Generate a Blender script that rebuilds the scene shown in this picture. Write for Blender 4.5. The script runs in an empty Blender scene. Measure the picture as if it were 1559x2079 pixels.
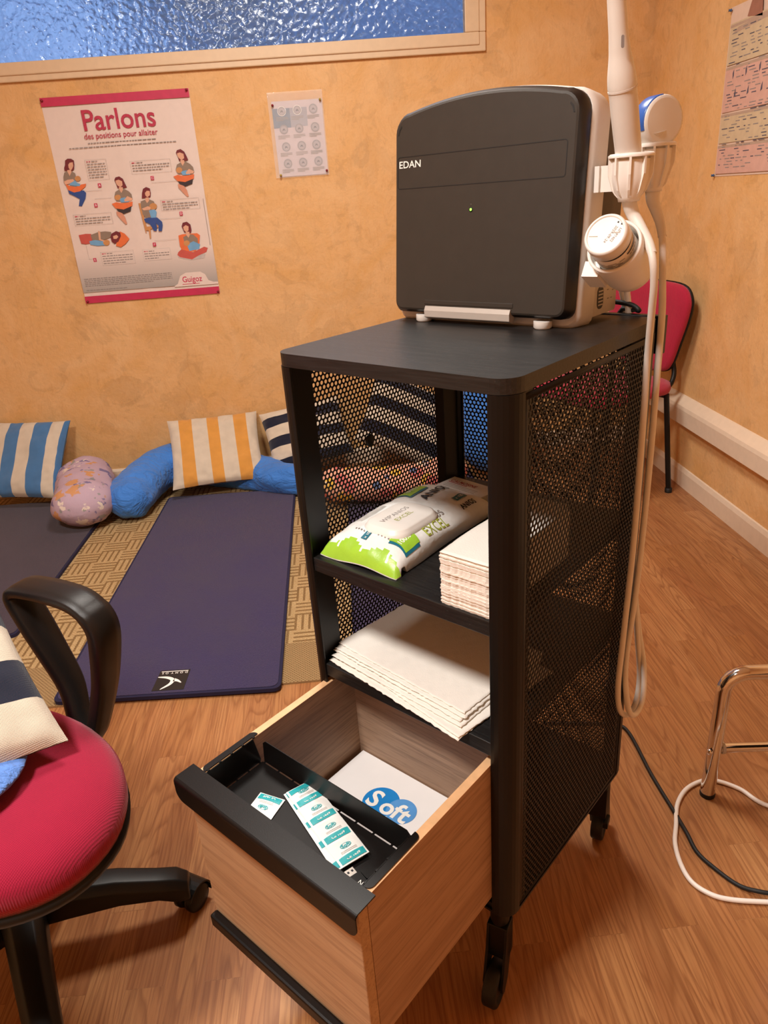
import bpy, math, random
from mathutils import Vector, Matrix, noise

# ------------------------------------------------------------------ camera, world, lights
scene = bpy.context.scene
COL = scene.collection
cam_d = bpy.data.cameras.new('camera'); cam = bpy.data.objects.new('camera', cam_d); COL.objects.link(cam)
RX, UP, FW = Vector((.9951, -.0711, -.0675)), Vector((.0890, .3990, .9126)), Vector((.0380, .9143, -.4033))
FW.normalize(); RX = (RX - FW*RX.dot(FW)).normalized(); UP = RX.cross(FW)
cam.matrix_world = Matrix(((RX.x, UP.x, -FW.x, 0), (RX.y, UP.y, -FW.y, 0), (RX.z, UP.z, -FW.z, 1.1983), (0, 0, 0, 1)))
cam_d.sensor_fit = 'VERTICAL'; cam_d.sensor_height = 24.0; cam_d.lens = 1460.4/2079*24.0; cam_d.clip_start = .02
scene.camera = cam
vs = scene.view_settings
vs.view_transform = 'Standard'; vs.look = 'None'; vs.gamma = 1; vs.use_curve_mapping = False; vs.exposure = 0.0
scene.cycles.use_denoising = True
scene.cycles.max_bounces = 8; scene.cycles.diffuse_bounces = 5; scene.cycles.transmission_bounces = 6
scene.cycles.sample_clamp_indirect = 6

world = bpy.data.worlds.new('world'); scene.world = world; world.use_nodes = True
wn = world.node_tree; wn.nodes.clear()
wo = wn.nodes.new('ShaderNodeOutputWorld'); wb = wn.nodes.new('ShaderNodeBackground'); wb.inputs[1].default_value = 1.0
tc = wn.nodes.new('ShaderNodeTexCoord'); nz = wn.nodes.new('ShaderNodeTexNoise'); nz.inputs['Scale'].default_value = 3.2; nz.inputs['Detail'].default_value = 2
cr = wn.nodes.new('ShaderNodeValToRGB'); e = cr.color_ramp.elements
e[0].position = .36; e[0].color = (.09, .12, .19, 1); e[1].position = .70; e[1].color = (.36, .55, .98, 1)
e2 = e.new(.50); e2.color = (.10, .19, .42, 1)
wn.links.new(tc.outputs['Generated'], nz.inputs['Vector']); wn.links.new(nz.outputs['Fac'], cr.inputs['Fac'])
wn.links.new(cr.outputs['Color'], wb.inputs['Color']); wn.links.new(wb.outputs[0], wo.inputs[0])

def area_light(name, loc, size, power, color, target=None):
    l = bpy.data.lights.new(name, 'AREA'); l.shape = 'DISK'; l.size = size; l.energy = power; l.color = color
    o = bpy.data.objects.new(name, l); COL.objects.link(o); o.location = loc
    d = (Vector(target) - Vector(loc)) if target else Vector((0, 0, -1))
    o.rotation_euler = d.to_track_quat('-Z', 'Y').to_euler(); return o
area_light('ceiling_lamp', (-.82, .20, 2.50), .40, 61, (1.0, .955, .895))
area_light('far_fill_light', (-.05, 1.9, 2.50), .5, 39, (1.0, .945, .87))  # added fill with no real fixture behind it, brightens the far end

# ------------------------------------------------------------------ node helpers
def srgb(h):
    h = h.lstrip('#'); c = [int(h[i:i+2], 16)/255 for i in (0, 2, 4)]
    return tuple((x/12.92 if x <= .04045 else ((x+.055)/1.055)**2.4) for x in c) + (1,)
class NT:
    def __init__(s, name):
        s.m = bpy.data.materials.new(name); s.m.use_nodes = True; s.t = s.m.node_tree; s.t.nodes.clear()
        s.out = s.n('ShaderNodeOutputMaterial'); s.p = s.n('ShaderNodeBsdfPrincipled'); s.l(s.p.outputs[0], s.out.inputs[0])
        s.tc = s.n('ShaderNodeTexCoord')
    def n(s, t, **k):
        n = s.t.nodes.new(t)
        for a, b in k.items(): setattr(n, a, b)
        return n
    def l(s, a, b): s.t.links.new(a, b)
    def noise(s, vec, scale, detail=3, rough=.5, dist=0):
        n = s.n('ShaderNodeTexNoise'); n.inputs['Scale'].default_value = scale; n.inputs['Detail'].default_value = detail
        n.inputs['Roughness'].default_value = rough; n.inputs['Distortion'].default_value = dist
        if vec is not None: s.l(vec, n.inputs['Vector'])
        return n
    def map(s, vec, scale=(1, 1, 1), rot=(0, 0, 0), loc=(0, 0, 0)):
        n = s.n('ShaderNodeMapping'); n.inputs['Scale'].default_value = scale; n.inputs['Rotation'].default_value = rot
        n.inputs['Location'].default_value = loc; s.l(vec, n.inputs['Vector']); return n.outputs[0]
    def ramp(s, fac, *st, interp='LINEAR'):
        n = s.n('ShaderNodeValToRGB'); n.color_ramp.interpolation = interp; e = n.color_ramp.elements
        while len(e) > 1: e.remove(e[-1])
        e[0].position = st[0][0]; e[0].color = st[0][1]
        for p, c in st[1:]:
            x = e.new(p); x.color = c
        s.l(fac, n.inputs['Fac']); return n.outputs['Color']
    def mix(s, fac, a, b, mode='MIX'):
        n = s.n('ShaderNodeMix', data_type='RGBA', blend_type=mode)
        for sock, v in ((n.inputs[0], fac), (n.inputs[6], a), (n.inputs[7], b)):
            if hasattr(v, 'is_output') : s.l(v, sock)
            else: sock.default_value = v
        return n.outputs[2]
    def math(s, op, a, b=0):
        n = s.n('ShaderNodeMath', operation=op)
        for sock, v in ((n.inputs[0], a), (n.inputs[1], b)):
            if hasattr(v, 'is_output'): s.l(v, sock)
            else: sock.default_value = v
        return n.outputs[0]
    def bump(s, h, strength=.3, dist=.002):
        b = s.n('ShaderNodeBump'); b.inputs['Strength'].default_value = strength; b.inputs['Distance'].default_value = dist
        s.l(h, b.inputs['Height']); s.l(b.outputs[0], s.p.inputs['Normal']); return b
    def base(s, c):
        if hasattr(c, 'is_output'): s.l(c, s.p.inputs['Base Color'])
        else: s.p.inputs['Base Color'].default_value = c
    def set(s, rough=.5, metal=0, spec=.5, **k):
        s.p.inputs['Roughness'].default_value = rough; s.p.inputs['Metallic'].default_value = metal
        s.p.inputs['Specular IOR Level'].default_value = spec
        for a, b in k.items(): s.p.inputs[a.replace('_', ' ')].default_value = b
        return s.m
G = (1, 1, 1, 1)
def g(v): return (v, v, v, 1)
def plain(name, col, rough=.5, metal=0, var=.06, scale=40, bump=.12, bscale=400, bdist=.0006, spec=.5, **k):
    """a coloured material with slight procedural variation and surface grain"""
    t = NT(name); c = srgb(col) if isinstance(col, str) else col
    o = t.tc.outputs['Object']; n = t.noise(o, scale, 3)
    t.base(t.mix(t.ramp(n.outputs['Fac'], (.3, g(0)), (.7, g(1))), tuple(x*(1-var) for x in c[:3])+(1,), tuple(min(1, x*(1+var)) for x in c[:3])+(1,)))
    n2 = t.noise(o, bscale, 2)
    if bump: t.bump(n2.outputs['Fac'], bump, bdist)
    return t.set(rough, metal, spec, **k)
def woven(name, col, scale=900, rough=.9, var=.10, bump=.5, sheen=.2):
    t = NT(name); c = srgb(col) if isinstance(col, str) else col; o = t.tc.outputs['Object']
    w1 = t.n('ShaderNodeTexWave', wave_type='BANDS', bands_direction='X'); w2 = t.n('ShaderNodeTexWave', wave_type='BANDS', bands_direction='Y')
    for w in (w1, w2):
        w.inputs['Scale'].default_value = scale/4.5; w.inputs['Distortion'].default_value = 1.0; w.inputs['Detail'].default_value = 1; t.l(o, w.inputs['Vector'])
    h = t.math('ADD', w1.outputs['Fac'], w2.outputs['Fac']); n = t.noise(o, 25, 4)
    cc = t.mix(t.ramp(n.outputs['Fac'], (.3, g(0)), (.7, g(1))), tuple(x*(1-var) for x in c[:3])+(1,), tuple(min(1, x*(1+var)) for x in c[:3])+(1,))
    t.base(t.mix(t.math('MULTIPLY', h, .5), tuple(x*.78 for x in c[:3])+(1,), cc)); t.bump(h, bump, .0007)
    t.p.inputs['Sheen Weight'].default_value = sheen
    return t.set(rough, 0, .25)

# ------------------------------------------------------------------ mesh helpers
class MB:
    def __init__(s): s.v = []; s.f = []; s.mi = []; s.sm = []; s.mats = []; s.T = Matrix.Identity(4)
    def mat(s, m):
        if m not in s.mats: s.mats.append(m)
        return s.mats.index(m)
    def add(s, vs_, fs, m, smooth=False, T=None):
        b = len(s.v); X = s.T @ T if T is not None else s.T
        s.v.extend([tuple(X @ Vector(p)) for p in vs_]); k = s.mat(m)
        for f in fs: s.f.append([i+b for i in f]); s.mi.append(k); s.sm.append(smooth)
        return s
    def box(s, x0, x1, y0, y1, z0, z1, m, T=None):
        v = [(x, y, z) for z in (z0, z1) for y in (y0, y1) for x in (x0, x1)]
        return s.add(v, [(0, 2, 3, 1), (4, 5, 7, 6), (0, 1, 5, 4), (2, 6, 7, 3), (0, 4, 6, 2), (1, 3, 7, 5)], m, T=T)
    def prism(s, poly, z0, z1, m, T=None, smooth=False, m_side=None):
        n = len(poly); v = [(x, y, z0) for x, y in poly]+[(x, y, z1) for x, y in poly]
        s.add(v, [list(range(n))[::-1], list(range(n, 2*n))], m, T=T)
        return s.add(v, [(i, (i+1) % n, n+(i+1) % n, n+i) for i in range(n)], m_side or m, smooth, T=T)
    def flat(s, poly, m, T=None): return s.add([(x, y, 0) for x, y in poly], [list(range(len(poly)))], m, T=T)
    def lathe(s, prof, m, T=None, n=28, smooth=True, cap=True):
        v = []; f = []
        for r, z in prof:
            for i in range(n):
                a = 2*math.pi*i/n; v.append((r*math.cos(a), r*math.sin(a), z))
        for j in range(len(prof)-1):
            for i in range(n): k = (i+1) % n; f.append((j*n+i, j*n+k, (j+1)*n+k, (j+1)*n+i))
        s.add(v, f, m, smooth, T)
        if cap:
            if prof[0][0] > 1e-5: s.add(v[:n], [list(range(n))[::-1]], m, T=T)
            if prof[-1][0] > 1e-5: s.add(v[-n:], [list(range(n))], m, T=T)
        return s
    def tube(s, pts, r, m, n=12, closed=False, smooth=True, T=None, sx=1, sy=1, ref=None, cap=True, wr=None):
        P = [Vector(p) for p in pts]; N = len(P); v = []; f = []
        R = r if isinstance(r, (list, tuple)) else [r]*N
        up = Vector(ref) if ref else None; prev = None
        for i, p in enumerate(P):
            a = P[(i+1) % N] if (closed or i < N-1) else p; b = P[i-1] if (closed or i > 0) else p
            t = (a-b).normalized()
            if up is not None: u = (up - t*up.dot(t)).normalized()
            elif prev is None:
                u = Vector((0, 0, 1)) if abs(t.z) < .9 else Vector((1, 0, 0)); u = (u - t*u.dot(t)).normalized()
            else: u = (prev - t*prev.dot(t)).normalized()
            prev = u; w = t.cross(u)
            for k in range(n):
                an = 2*math.pi*k/n; rr = R[i]*(1+(wr(i, k) if wr else 0)); v.append(tuple(p + u*(math.cos(an)*rr*sy) + w*(math.sin(an)*rr*sx)))
        for i in range(N if closed else N-1):
            j = (i+1) % N
            for k in range(n): l = (k+1) % n; f.append((i*n+k, i*n+l, j*n+l, j*n+k))
        s.add(v, f, m, smooth, T)
        if not closed and cap: s.add(v[:n], [list(range(n))[::-1]], m, T=T); s.add(v[-n:], [list(range(n))], m, T=T)
        return s
    def sweep(s, pts, prof, ref, m, closed=False, T=None, smooth=False):
        """sweeps a 2D profile (u along ref-ish, w across) along a path"""
        P = [Vector(p) for p in pts]; N = len(P); n = len(prof); v = []; f = []
        for i, p in enumerate(P):
            a = P[(i+1) % N] if (closed or i < N-1) else p; b = P[i-1] if (closed or i > 0) else p
            t = (a-b).normalized(); u = Vector(ref); u = (u - t*u.dot(t)).normalized(); w = t.cross(u)
            pr = prof(i/(N-1)) if callable(prof) else prof
            n = len(pr)
            for (pu, pw) in pr: v.append(tuple(p+u*pu+w*pw))
        for i in range(N if closed else N-1):
            j = (i+1) % N
            for k in range(n): l = (k+1) % n; f.append((i*n+k, i*n+l, j*n+l, j*n+k))
        s.add(v, f, m, smooth, T)
        if not closed: s.add(v[:n], [list(range(n))[::-1]], m, T=T); s.add(v[-n:], [list(range(n))], m, T=T)
        return s
    def text(s, body, size, m, T, align='L', bold=0.0, sx=1.0, wid=None):
        v, f, w = text_geo(body, bold)
        k = size; kx = size*sx
        if wid: kx = wid/w
        ox = {'L': 0, 'C': -w*kx/2, 'R': -w*kx}[align]
        return s.add([(x*kx+ox, y*k, 0) for x, y in v], f, m, T=T)
    def build(s, name, parent=None, off=None, bevel=0, seg=2, subsurf=0, angle=40, wn=False):
        me = bpy.data.meshes.new(name); V = s.v
        if off: V = [(x-off[0], y-off[1], z-off[2]) for x, y, z in V]
        me.from_pydata(V, [], s.f)
        for m in s.mats: me.materials.append(m)
        me.polygons.foreach_set('material_index', s.mi); me.polygons.foreach_set('use_smooth', s.sm); me.update()
        o = bpy.data.objects.new(name, me); COL.objects.link(o)
        if parent is not None: o.parent = parent
        if bevel:
            b = o.modifiers.new('bevel', 'BEVEL'); b.width = bevel; b.segments = seg; b.limit_method = 'ANGLE'; b.angle_limit = math.radians(angle)
            b.harden_normals = False
        if subsurf: q = o.modifiers.new('sub', 'SUBSURF'); q.levels = subsurf; q.render_levels = subsurf
        return o
_tg = {}
def text_geo(body, bold=0.0):
    key = (body, bold)
    if key not in _tg:
        c = bpy.data.curves.new('txt', 'FONT'); c.body = body; c.size = 1.0; c.resolution_u = 4; c.offset = bold
        o = bpy.data.objects.new('txt', c); me = bpy.data.meshes.new_from_object(o)
        v = [(p.co.x, p.co.y) for p in me.vertices]; f = [list(p.vertices) for p in me.polygons]
        w = max(x for x, y in v) if v else 1
        bpy.data.objects.remove(o); bpy.data.curves.remove(c); bpy.data.meshes.remove(me)
        _tg[key] = (v, f, w)
    return _tg[key]
def rrect(x0, x1, y0, y1, r, n=5, corners=(1, 1, 1, 1)):
    out = []
    for ci, (cx, cy, a0) in enumerate(((x0+r, y0+r, 180), (x1-r, y0+r, 270), (x1-r, y1-r, 0), (x0+r, y1-r, 90))):
        if not corners[ci]:
            out.append(((x0, y0), (x1, y0), (x1, y1), (x0, y1))[ci]); continue
        for i in range(n+1):
            a = math.radians(a0+90*i/n); out.append((cx+r*math.cos(a), cy+r*math.sin(a)))
    return out
def circ(x, y, r, n=24, ry=None): return [(x+r*math.cos(2*math.pi*i/n), y+(ry or r)*math.sin(2*math.pi*i/n)) for i in range(n)]
def smoothpath(pts, k=6, closed=False):
    P = [Vector(p) for p in pts]; N = len(P); out = []
    rng = range(N if closed else N-1)
    for i in rng:
        p0 = P[i-1] if (closed or i > 0) else P[0]*2-P[1]; p1 = P[i]; p2 = P[(i+1) % N]
        p3 = P[(i+2) % N] if (closed or i < N-2) else P[-1]*2-P[-2]
        for j in range(k):
            t = j/k; out.append(.5*((2*p1)+(p2-p0)*t+(2*p0-5*p1+4*p2-p3)*t*t+(3*p1-p0-3*p2+p3)*t**3))
    if not closed: out.append(P[-1])
    return out
def TM(o, x, y, z=None):
    """matrix from an origin and axis vectors"""
    x = Vector(x); y = Vector(y); z = Vector(z) if z is not None else x.cross(y).normalized()
    return Matrix(((x[0], y[0], z[0], o[0]), (x[1], y[1], z[1], o[1]), (x[2], y[2], z[2], o[2]), (0, 0, 0, 1)))
def TR(loc=(0, 0, 0), rz=0, rx=0, ry=0):
    return Matrix.Translation(loc) @ Matrix.Rotation(rz, 4, 'Z') @ Matrix.Rotation(ry, 4, 'Y') @ Matrix.Rotation(rx, 4, 'X')
def tag(o, label=None, cat=None, group=None, kind=None):
    if label: o['label'] = label
    if cat: o['category'] = cat
    if group: o['group'] = group
    if kind: o['kind'] = kind
    return o
def thing(name, label, cat, loc=(0, 0, 0), rz=0, group=None, M=None):
    o = bpy.data.objects.new(name, None); COL.objects.link(o); o.empty_display_size = .05
    if M is not None: o.matrix_world = M
    else: o.location = loc; o.rotation_euler = (0, 0, rz)
    return tag(o, label, cat, group)
def dup(o, M=None, loc=None, label=None):
    c = o.copy(); COL.objects.link(c)
    for ch in list(o.children):
        d = ch.copy(); COL.objects.link(d); d.parent = c
    if M is not None: c.matrix_world = M
    if loc is not None: c.location = loc
    if label: c['label'] = label
    return c
PI = math.pi

# ------------------------------------------------------------------ materials
def m_wall():
    t = NT('ochre_trowelled_plaster'); o = t.tc.outputs['Object']
    d = t.noise(t.map(o, (1, 1, 1)), 3.5, 4, .6, 1.2)
    v = t.n('ShaderNodeTexVoronoi', feature='SMOOTH_F1'); v.inputs['Scale'].default_value = 9; v.inputs['Smoothness'].default_value = .15
    mv = t.n('ShaderNodeMix', data_type='VECTOR'); mv.inputs[0].default_value = .16; t.l(o, mv.inputs[4]); t.l(t.noise(o, 11, 5, .65).outputs['Color'], mv.inputs[5]); t.l(mv.outputs[1], v.inputs['Vector'])
    a = t.ramp(d.outputs['Fac'], (.30, srgb('#dcaa6a')), (.48, srgb('#e0b178')), (.62, srgb('#e3b781')), (.8, srgb('#deb075')))
    sep = t.n('ShaderNodeSeparateColor'); t.l(v.outputs['Color'], sep.inputs[0])
    patch = t.ramp(sep.outputs[0], (.0, g(.78)), (.24, g(.88)), (.28, g(1)), (1, g(1.0)))
    fl = t.noise(t.map(o, (1, 1, 1), (.3, .5, .8)), 7.5, 6, .62, 1.6)
    flk = t.ramp(fl.outputs['Fac'], (.38, g(.84)), (.42, g(.95)), (.54, g(1)), (.57, g(.93)), (.66, g(.97)))
    c = t.mix(.45, a, patch, 'MULTIPLY'); c = t.mix(.75, c, flk, 'MULTIPLY')
    st = t.noise(t.map(o, (30, 30, 9), (.5, .7, .3)), 1.0, 5, .7, 2.5)
    c = t.mix(t.ramp(st.outputs['Fac'], (.56, g(0)), (.62, g(.16))), c, srgb('#bd8446'))
    t.base(c)
    h = t.math('ADD', t.math('MULTIPLY', st.outputs['Fac'], .6), t.math('ADD', t.noise(o, 60, 4, .6).outputs['Fac'], v.outputs['Distance']))
    t.bump(h, .5, .003); return t.set(.62, 0, .35)
def m_floor():
    t = NT('cherry_strip_laminate'); o = t.tc.outputs['Object']
    vec = t.map(o, (1, 1, 1), (0, 0, PI/2))
    br = t.n('ShaderNodeTexBrick'); t.l(vec, br.inputs['Vector']); br.offset = .37; br.offset_frequency = 2
    br.inputs['Color1'].default_value = g(0); br.inputs['Color2'].default_value = g(1); br.inputs['Mortar'].default_value = g(.5)
    br.inputs['Scale'].default_value = 1; br.inputs['Mortar Size'].default_value = .0006; br.inputs['Brick Width'].default_value = .41; br.inputs['Row Height'].default_value = .066
    br.inputs['Bias'].default_value = 0
    sep = t.n('ShaderNodeSeparateColor'); t.l(br.outputs['Color'], sep.inputs[0]); rnd = sep.outputs[0]
    comb = t.n('ShaderNodeCombineXYZ'); t.l(t.math('MULTIPLY', rnd, 7), comb.inputs[0]); t.l(t.math('MULTIPLY', rnd, 31), comb.inputs[1])
    ad = t.n('ShaderNodeVectorMath', operation='ADD'); t.l(o, ad.inputs[0]); t.l(comb.outputs[0], ad.inputs[1]); pv = ad.outputs[0]
    # cathedral figure: contour lines of a stretched noise
    big = t.noise(t.map(pv, (11, .9, 1)), 1.0, 2, .4, .15)
    rings = t.math('FRACT', t.math('MULTIPLY', big.outputs['Fac'], 22))
    ringc = t.ramp(rings, (0, g(0)), (.55, g(.1)), (.86, g(1)), (1, g(0)))
    fine = t.noise(t.map(pv, (210, 5, 1)), 1.0, 5, .7, .2)
    finec = t.ramp(fine.outputs['Fac'], (.46, g(0)), (.60, g(1)))
    base = t.ramp(rnd, (0, srgb('#9d6b42')), (.3, srgb('#ad7b4f')), (.55, srgb('#bb8959')), (.8, srgb('#a67345')), (1, srgb('#b48152')))
    mott = t.noise(t.map(pv, (14, 2, 1)), 1.0, 3)
    base = t.mix(t.ramp(mott.outputs['Fac'], (.35, g(0)), (.7, g(.4))), base, srgb('#a5653a'))
    c = t.mix(t.math('MULTIPLY', ringc, .55), base, srgb('#7a4826'))
    c = t.mix(t.math('MULTIPLY', finec, .50), c, srgb('#7c4a2c'))
    c = t.mix(t.math('MULTIPLY', br.outputs['Fac'], .35), c, srgb('#6c3d1e'))
    t.base(c); t.bump(t.math('ADD', t.math('MULTIPLY', fine.outputs['Fac'], .5), t.math('MULTIPLY', br.outputs['Fac'], -1)), .15, .0006)
    return t.set(.36, 0, .45)
def m_oak(name, axis, c1='#c0936a', c2='#a97c55', dark='#7d5a40'):
    """sawn oak veneer, grain running along one local axis"""
    t = NT(name); o = t.tc.outputs['Object']
    sc = {'x': (4, 90, 90), 'y': (90, 4, 90), 'z': (90, 90, 4)}[axis]; sb = {'x': (1.2, 14, 14), 'y': (14, 1.2, 14), 'z': (14, 14, 1.2)}[axis]
    f = t.noise(t.map(o, sc), 1.5, 4, .6, .4); b = t.noise(t.map(o, sb), 1, 3, .5, .8)
    pores = t.noise(t.map(o, tuple(x*4 for x in sc)), 1.2, 2)
    c = t.ramp(b.outputs['Fac'], (.32, srgb(c2)), (.66, srgb(c1)))
    c = t.mix(t.ramp(f.outputs['Fac'], (.48, g(0)), (.66, g(.5))), c, srgb(dark))
    c = t.mix(t.ramp(pores.outputs['Fac'], (.56, g(0)), (.68, g(.45))), c, srgb(dark))
    t.base(c); t.bump(f.outputs['Fac'], .15, .0004); return t.set(.55, 0, .35)
def m_blackwood():
    t = NT('black_stained_ash'); o = t.tc.outputs['Object']
    f = t.noise(t.map(o, (12, 220, 220)), 1.2, 4, .6, .3); sp = t.noise(o, 260, 2)
    c = t.ramp(f.outputs['Fac'], (.4, srgb('#161515')), (.7, srgb('#242323')))
    t.base(t.mix(t.ramp(sp.outputs['Fac'], (.70, g(0)), (.78, g(.35))), c, srgb('#6c6862')))
    t.bump(f.outputs['Fac'], .5, .0006); return t.set(.40, 0, .5)
def m_rug():
    t = NT('woven_checker_rug'); o = t.tc.outputs['Object']; s = t.n('ShaderNodeSeparateXYZ'); t.l(o, s.inputs[0]); x, y = s.outputs[0], s.outputs[1]
    B = .086
    ix = t.math('FLOOR', t.math('DIVIDE', x, B)); iy = t.math('FLOOR', t.math('DIVIDE', y, B))
    par = t.math('MODULO', t.math('ABSOLUTE', t.math('ADD', ix, iy)), 2)
    def stripes(v, k, th):
        fr = t.math('FRACT', t.math('MULTIPLY', v, k/B)); return t.math('GREATER_THAN', fr, th)
    sx = stripes(x, 4, .34); sy = stripes(y, 4, .40)
    a = t.n('ShaderNodeMix', data_type='FLOAT'); t.l(par, a.inputs[0]); t.l(sx, a.inputs[2]); t.l(sy, a.inputs[3]); pat = a.outputs[0]
    n = t.noise(t.map(o, (1, 1, 1)), 300, 2); n2 = t.noise(o, 9, 3)
    light = t.ramp(n.outputs['Fac'], (.3, srgb('#a8895f')), (.7, srgb('#cbb083'))); dark = t.ramp(n.outputs['Fac'], (.3, srgb('#6f5638')), (.7, srgb('#94764f')))
    c = t.mix(pat, dark, light)
    wx = t.math('SINE', t.math('MULTIPLY', x, 620)); wy = t.math('SINE', t.math('MULTIPLY', y, 620)); wv = t.math('MULTIPLY', wx, wy)
    border = t.mix(t.ramp(wv, (.25, g(0)), (.6, g(1))), srgb('#a1855f'), srgb('#6a5134'))
    isb = t.math('LESS_THAN', y, .19)
    c = t.mix(isb, c, border); c = t.mix(t.ramp(n2.outputs['Fac'], (.3, g(0)), (.7, g(.25))), c, srgb('#9b7f57'))
    t.base(c); t.bump(t.math('ADD', t.math('MULTIPLY', pat, .8), t.math('ADD', n.outputs['Fac'], wv)), .6, .0025); return t.set(.95, 0, .1)
def m_carpetmat(name, c1, c2):
    t = NT(name); o = t.tc.outputs['Object']; n = t.noise(o, 500, 2, .7); n2 = t.noise(o, 5, 4, .6)
    c = t.mix(t.ramp(n2.outputs['Fac'], (.35, g(0)), (.7, g(1))), srgb(c1), srgb(c2))
    t.base(t.mix(t.ramp(n.outputs['Fac'], (.3, g(.35)), (.6, g(0))), c, srgb('#151022'))); t.bump(n.outputs['Fac'], .7, .0025)
    t.p.inputs['Sheen Weight'].default_value = .25; return t.set(1.0, 0, .1)
def m_glass():
    t = NT('hammered_obscure_glass'); o = t.tc.outputs['Object']
    v = t.n('ShaderNodeTexVoronoi', feature='SMOOTH_F1'); v.inputs['Scale'].default_value = 50; v.inputs['Smoothness'].default_value = .9
    mv = t.n('ShaderNodeMix', data_type='VECTOR'); mv.inputs[0].default_value = .03; t.l(o, mv.inputs[4]); t.l(t.noise(o, 20, 3).outputs['Color'], mv.inputs[5]); t.l(mv.outputs[1], v.inputs['Vector'])
    t.base((.80, .90, 1, 1)); t.bump(v.outputs['Distance'], 1.0, .0045)
    return t.set(.16, 0, .35, IOR=1.45, Transmission_Weight=1.0)
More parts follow.
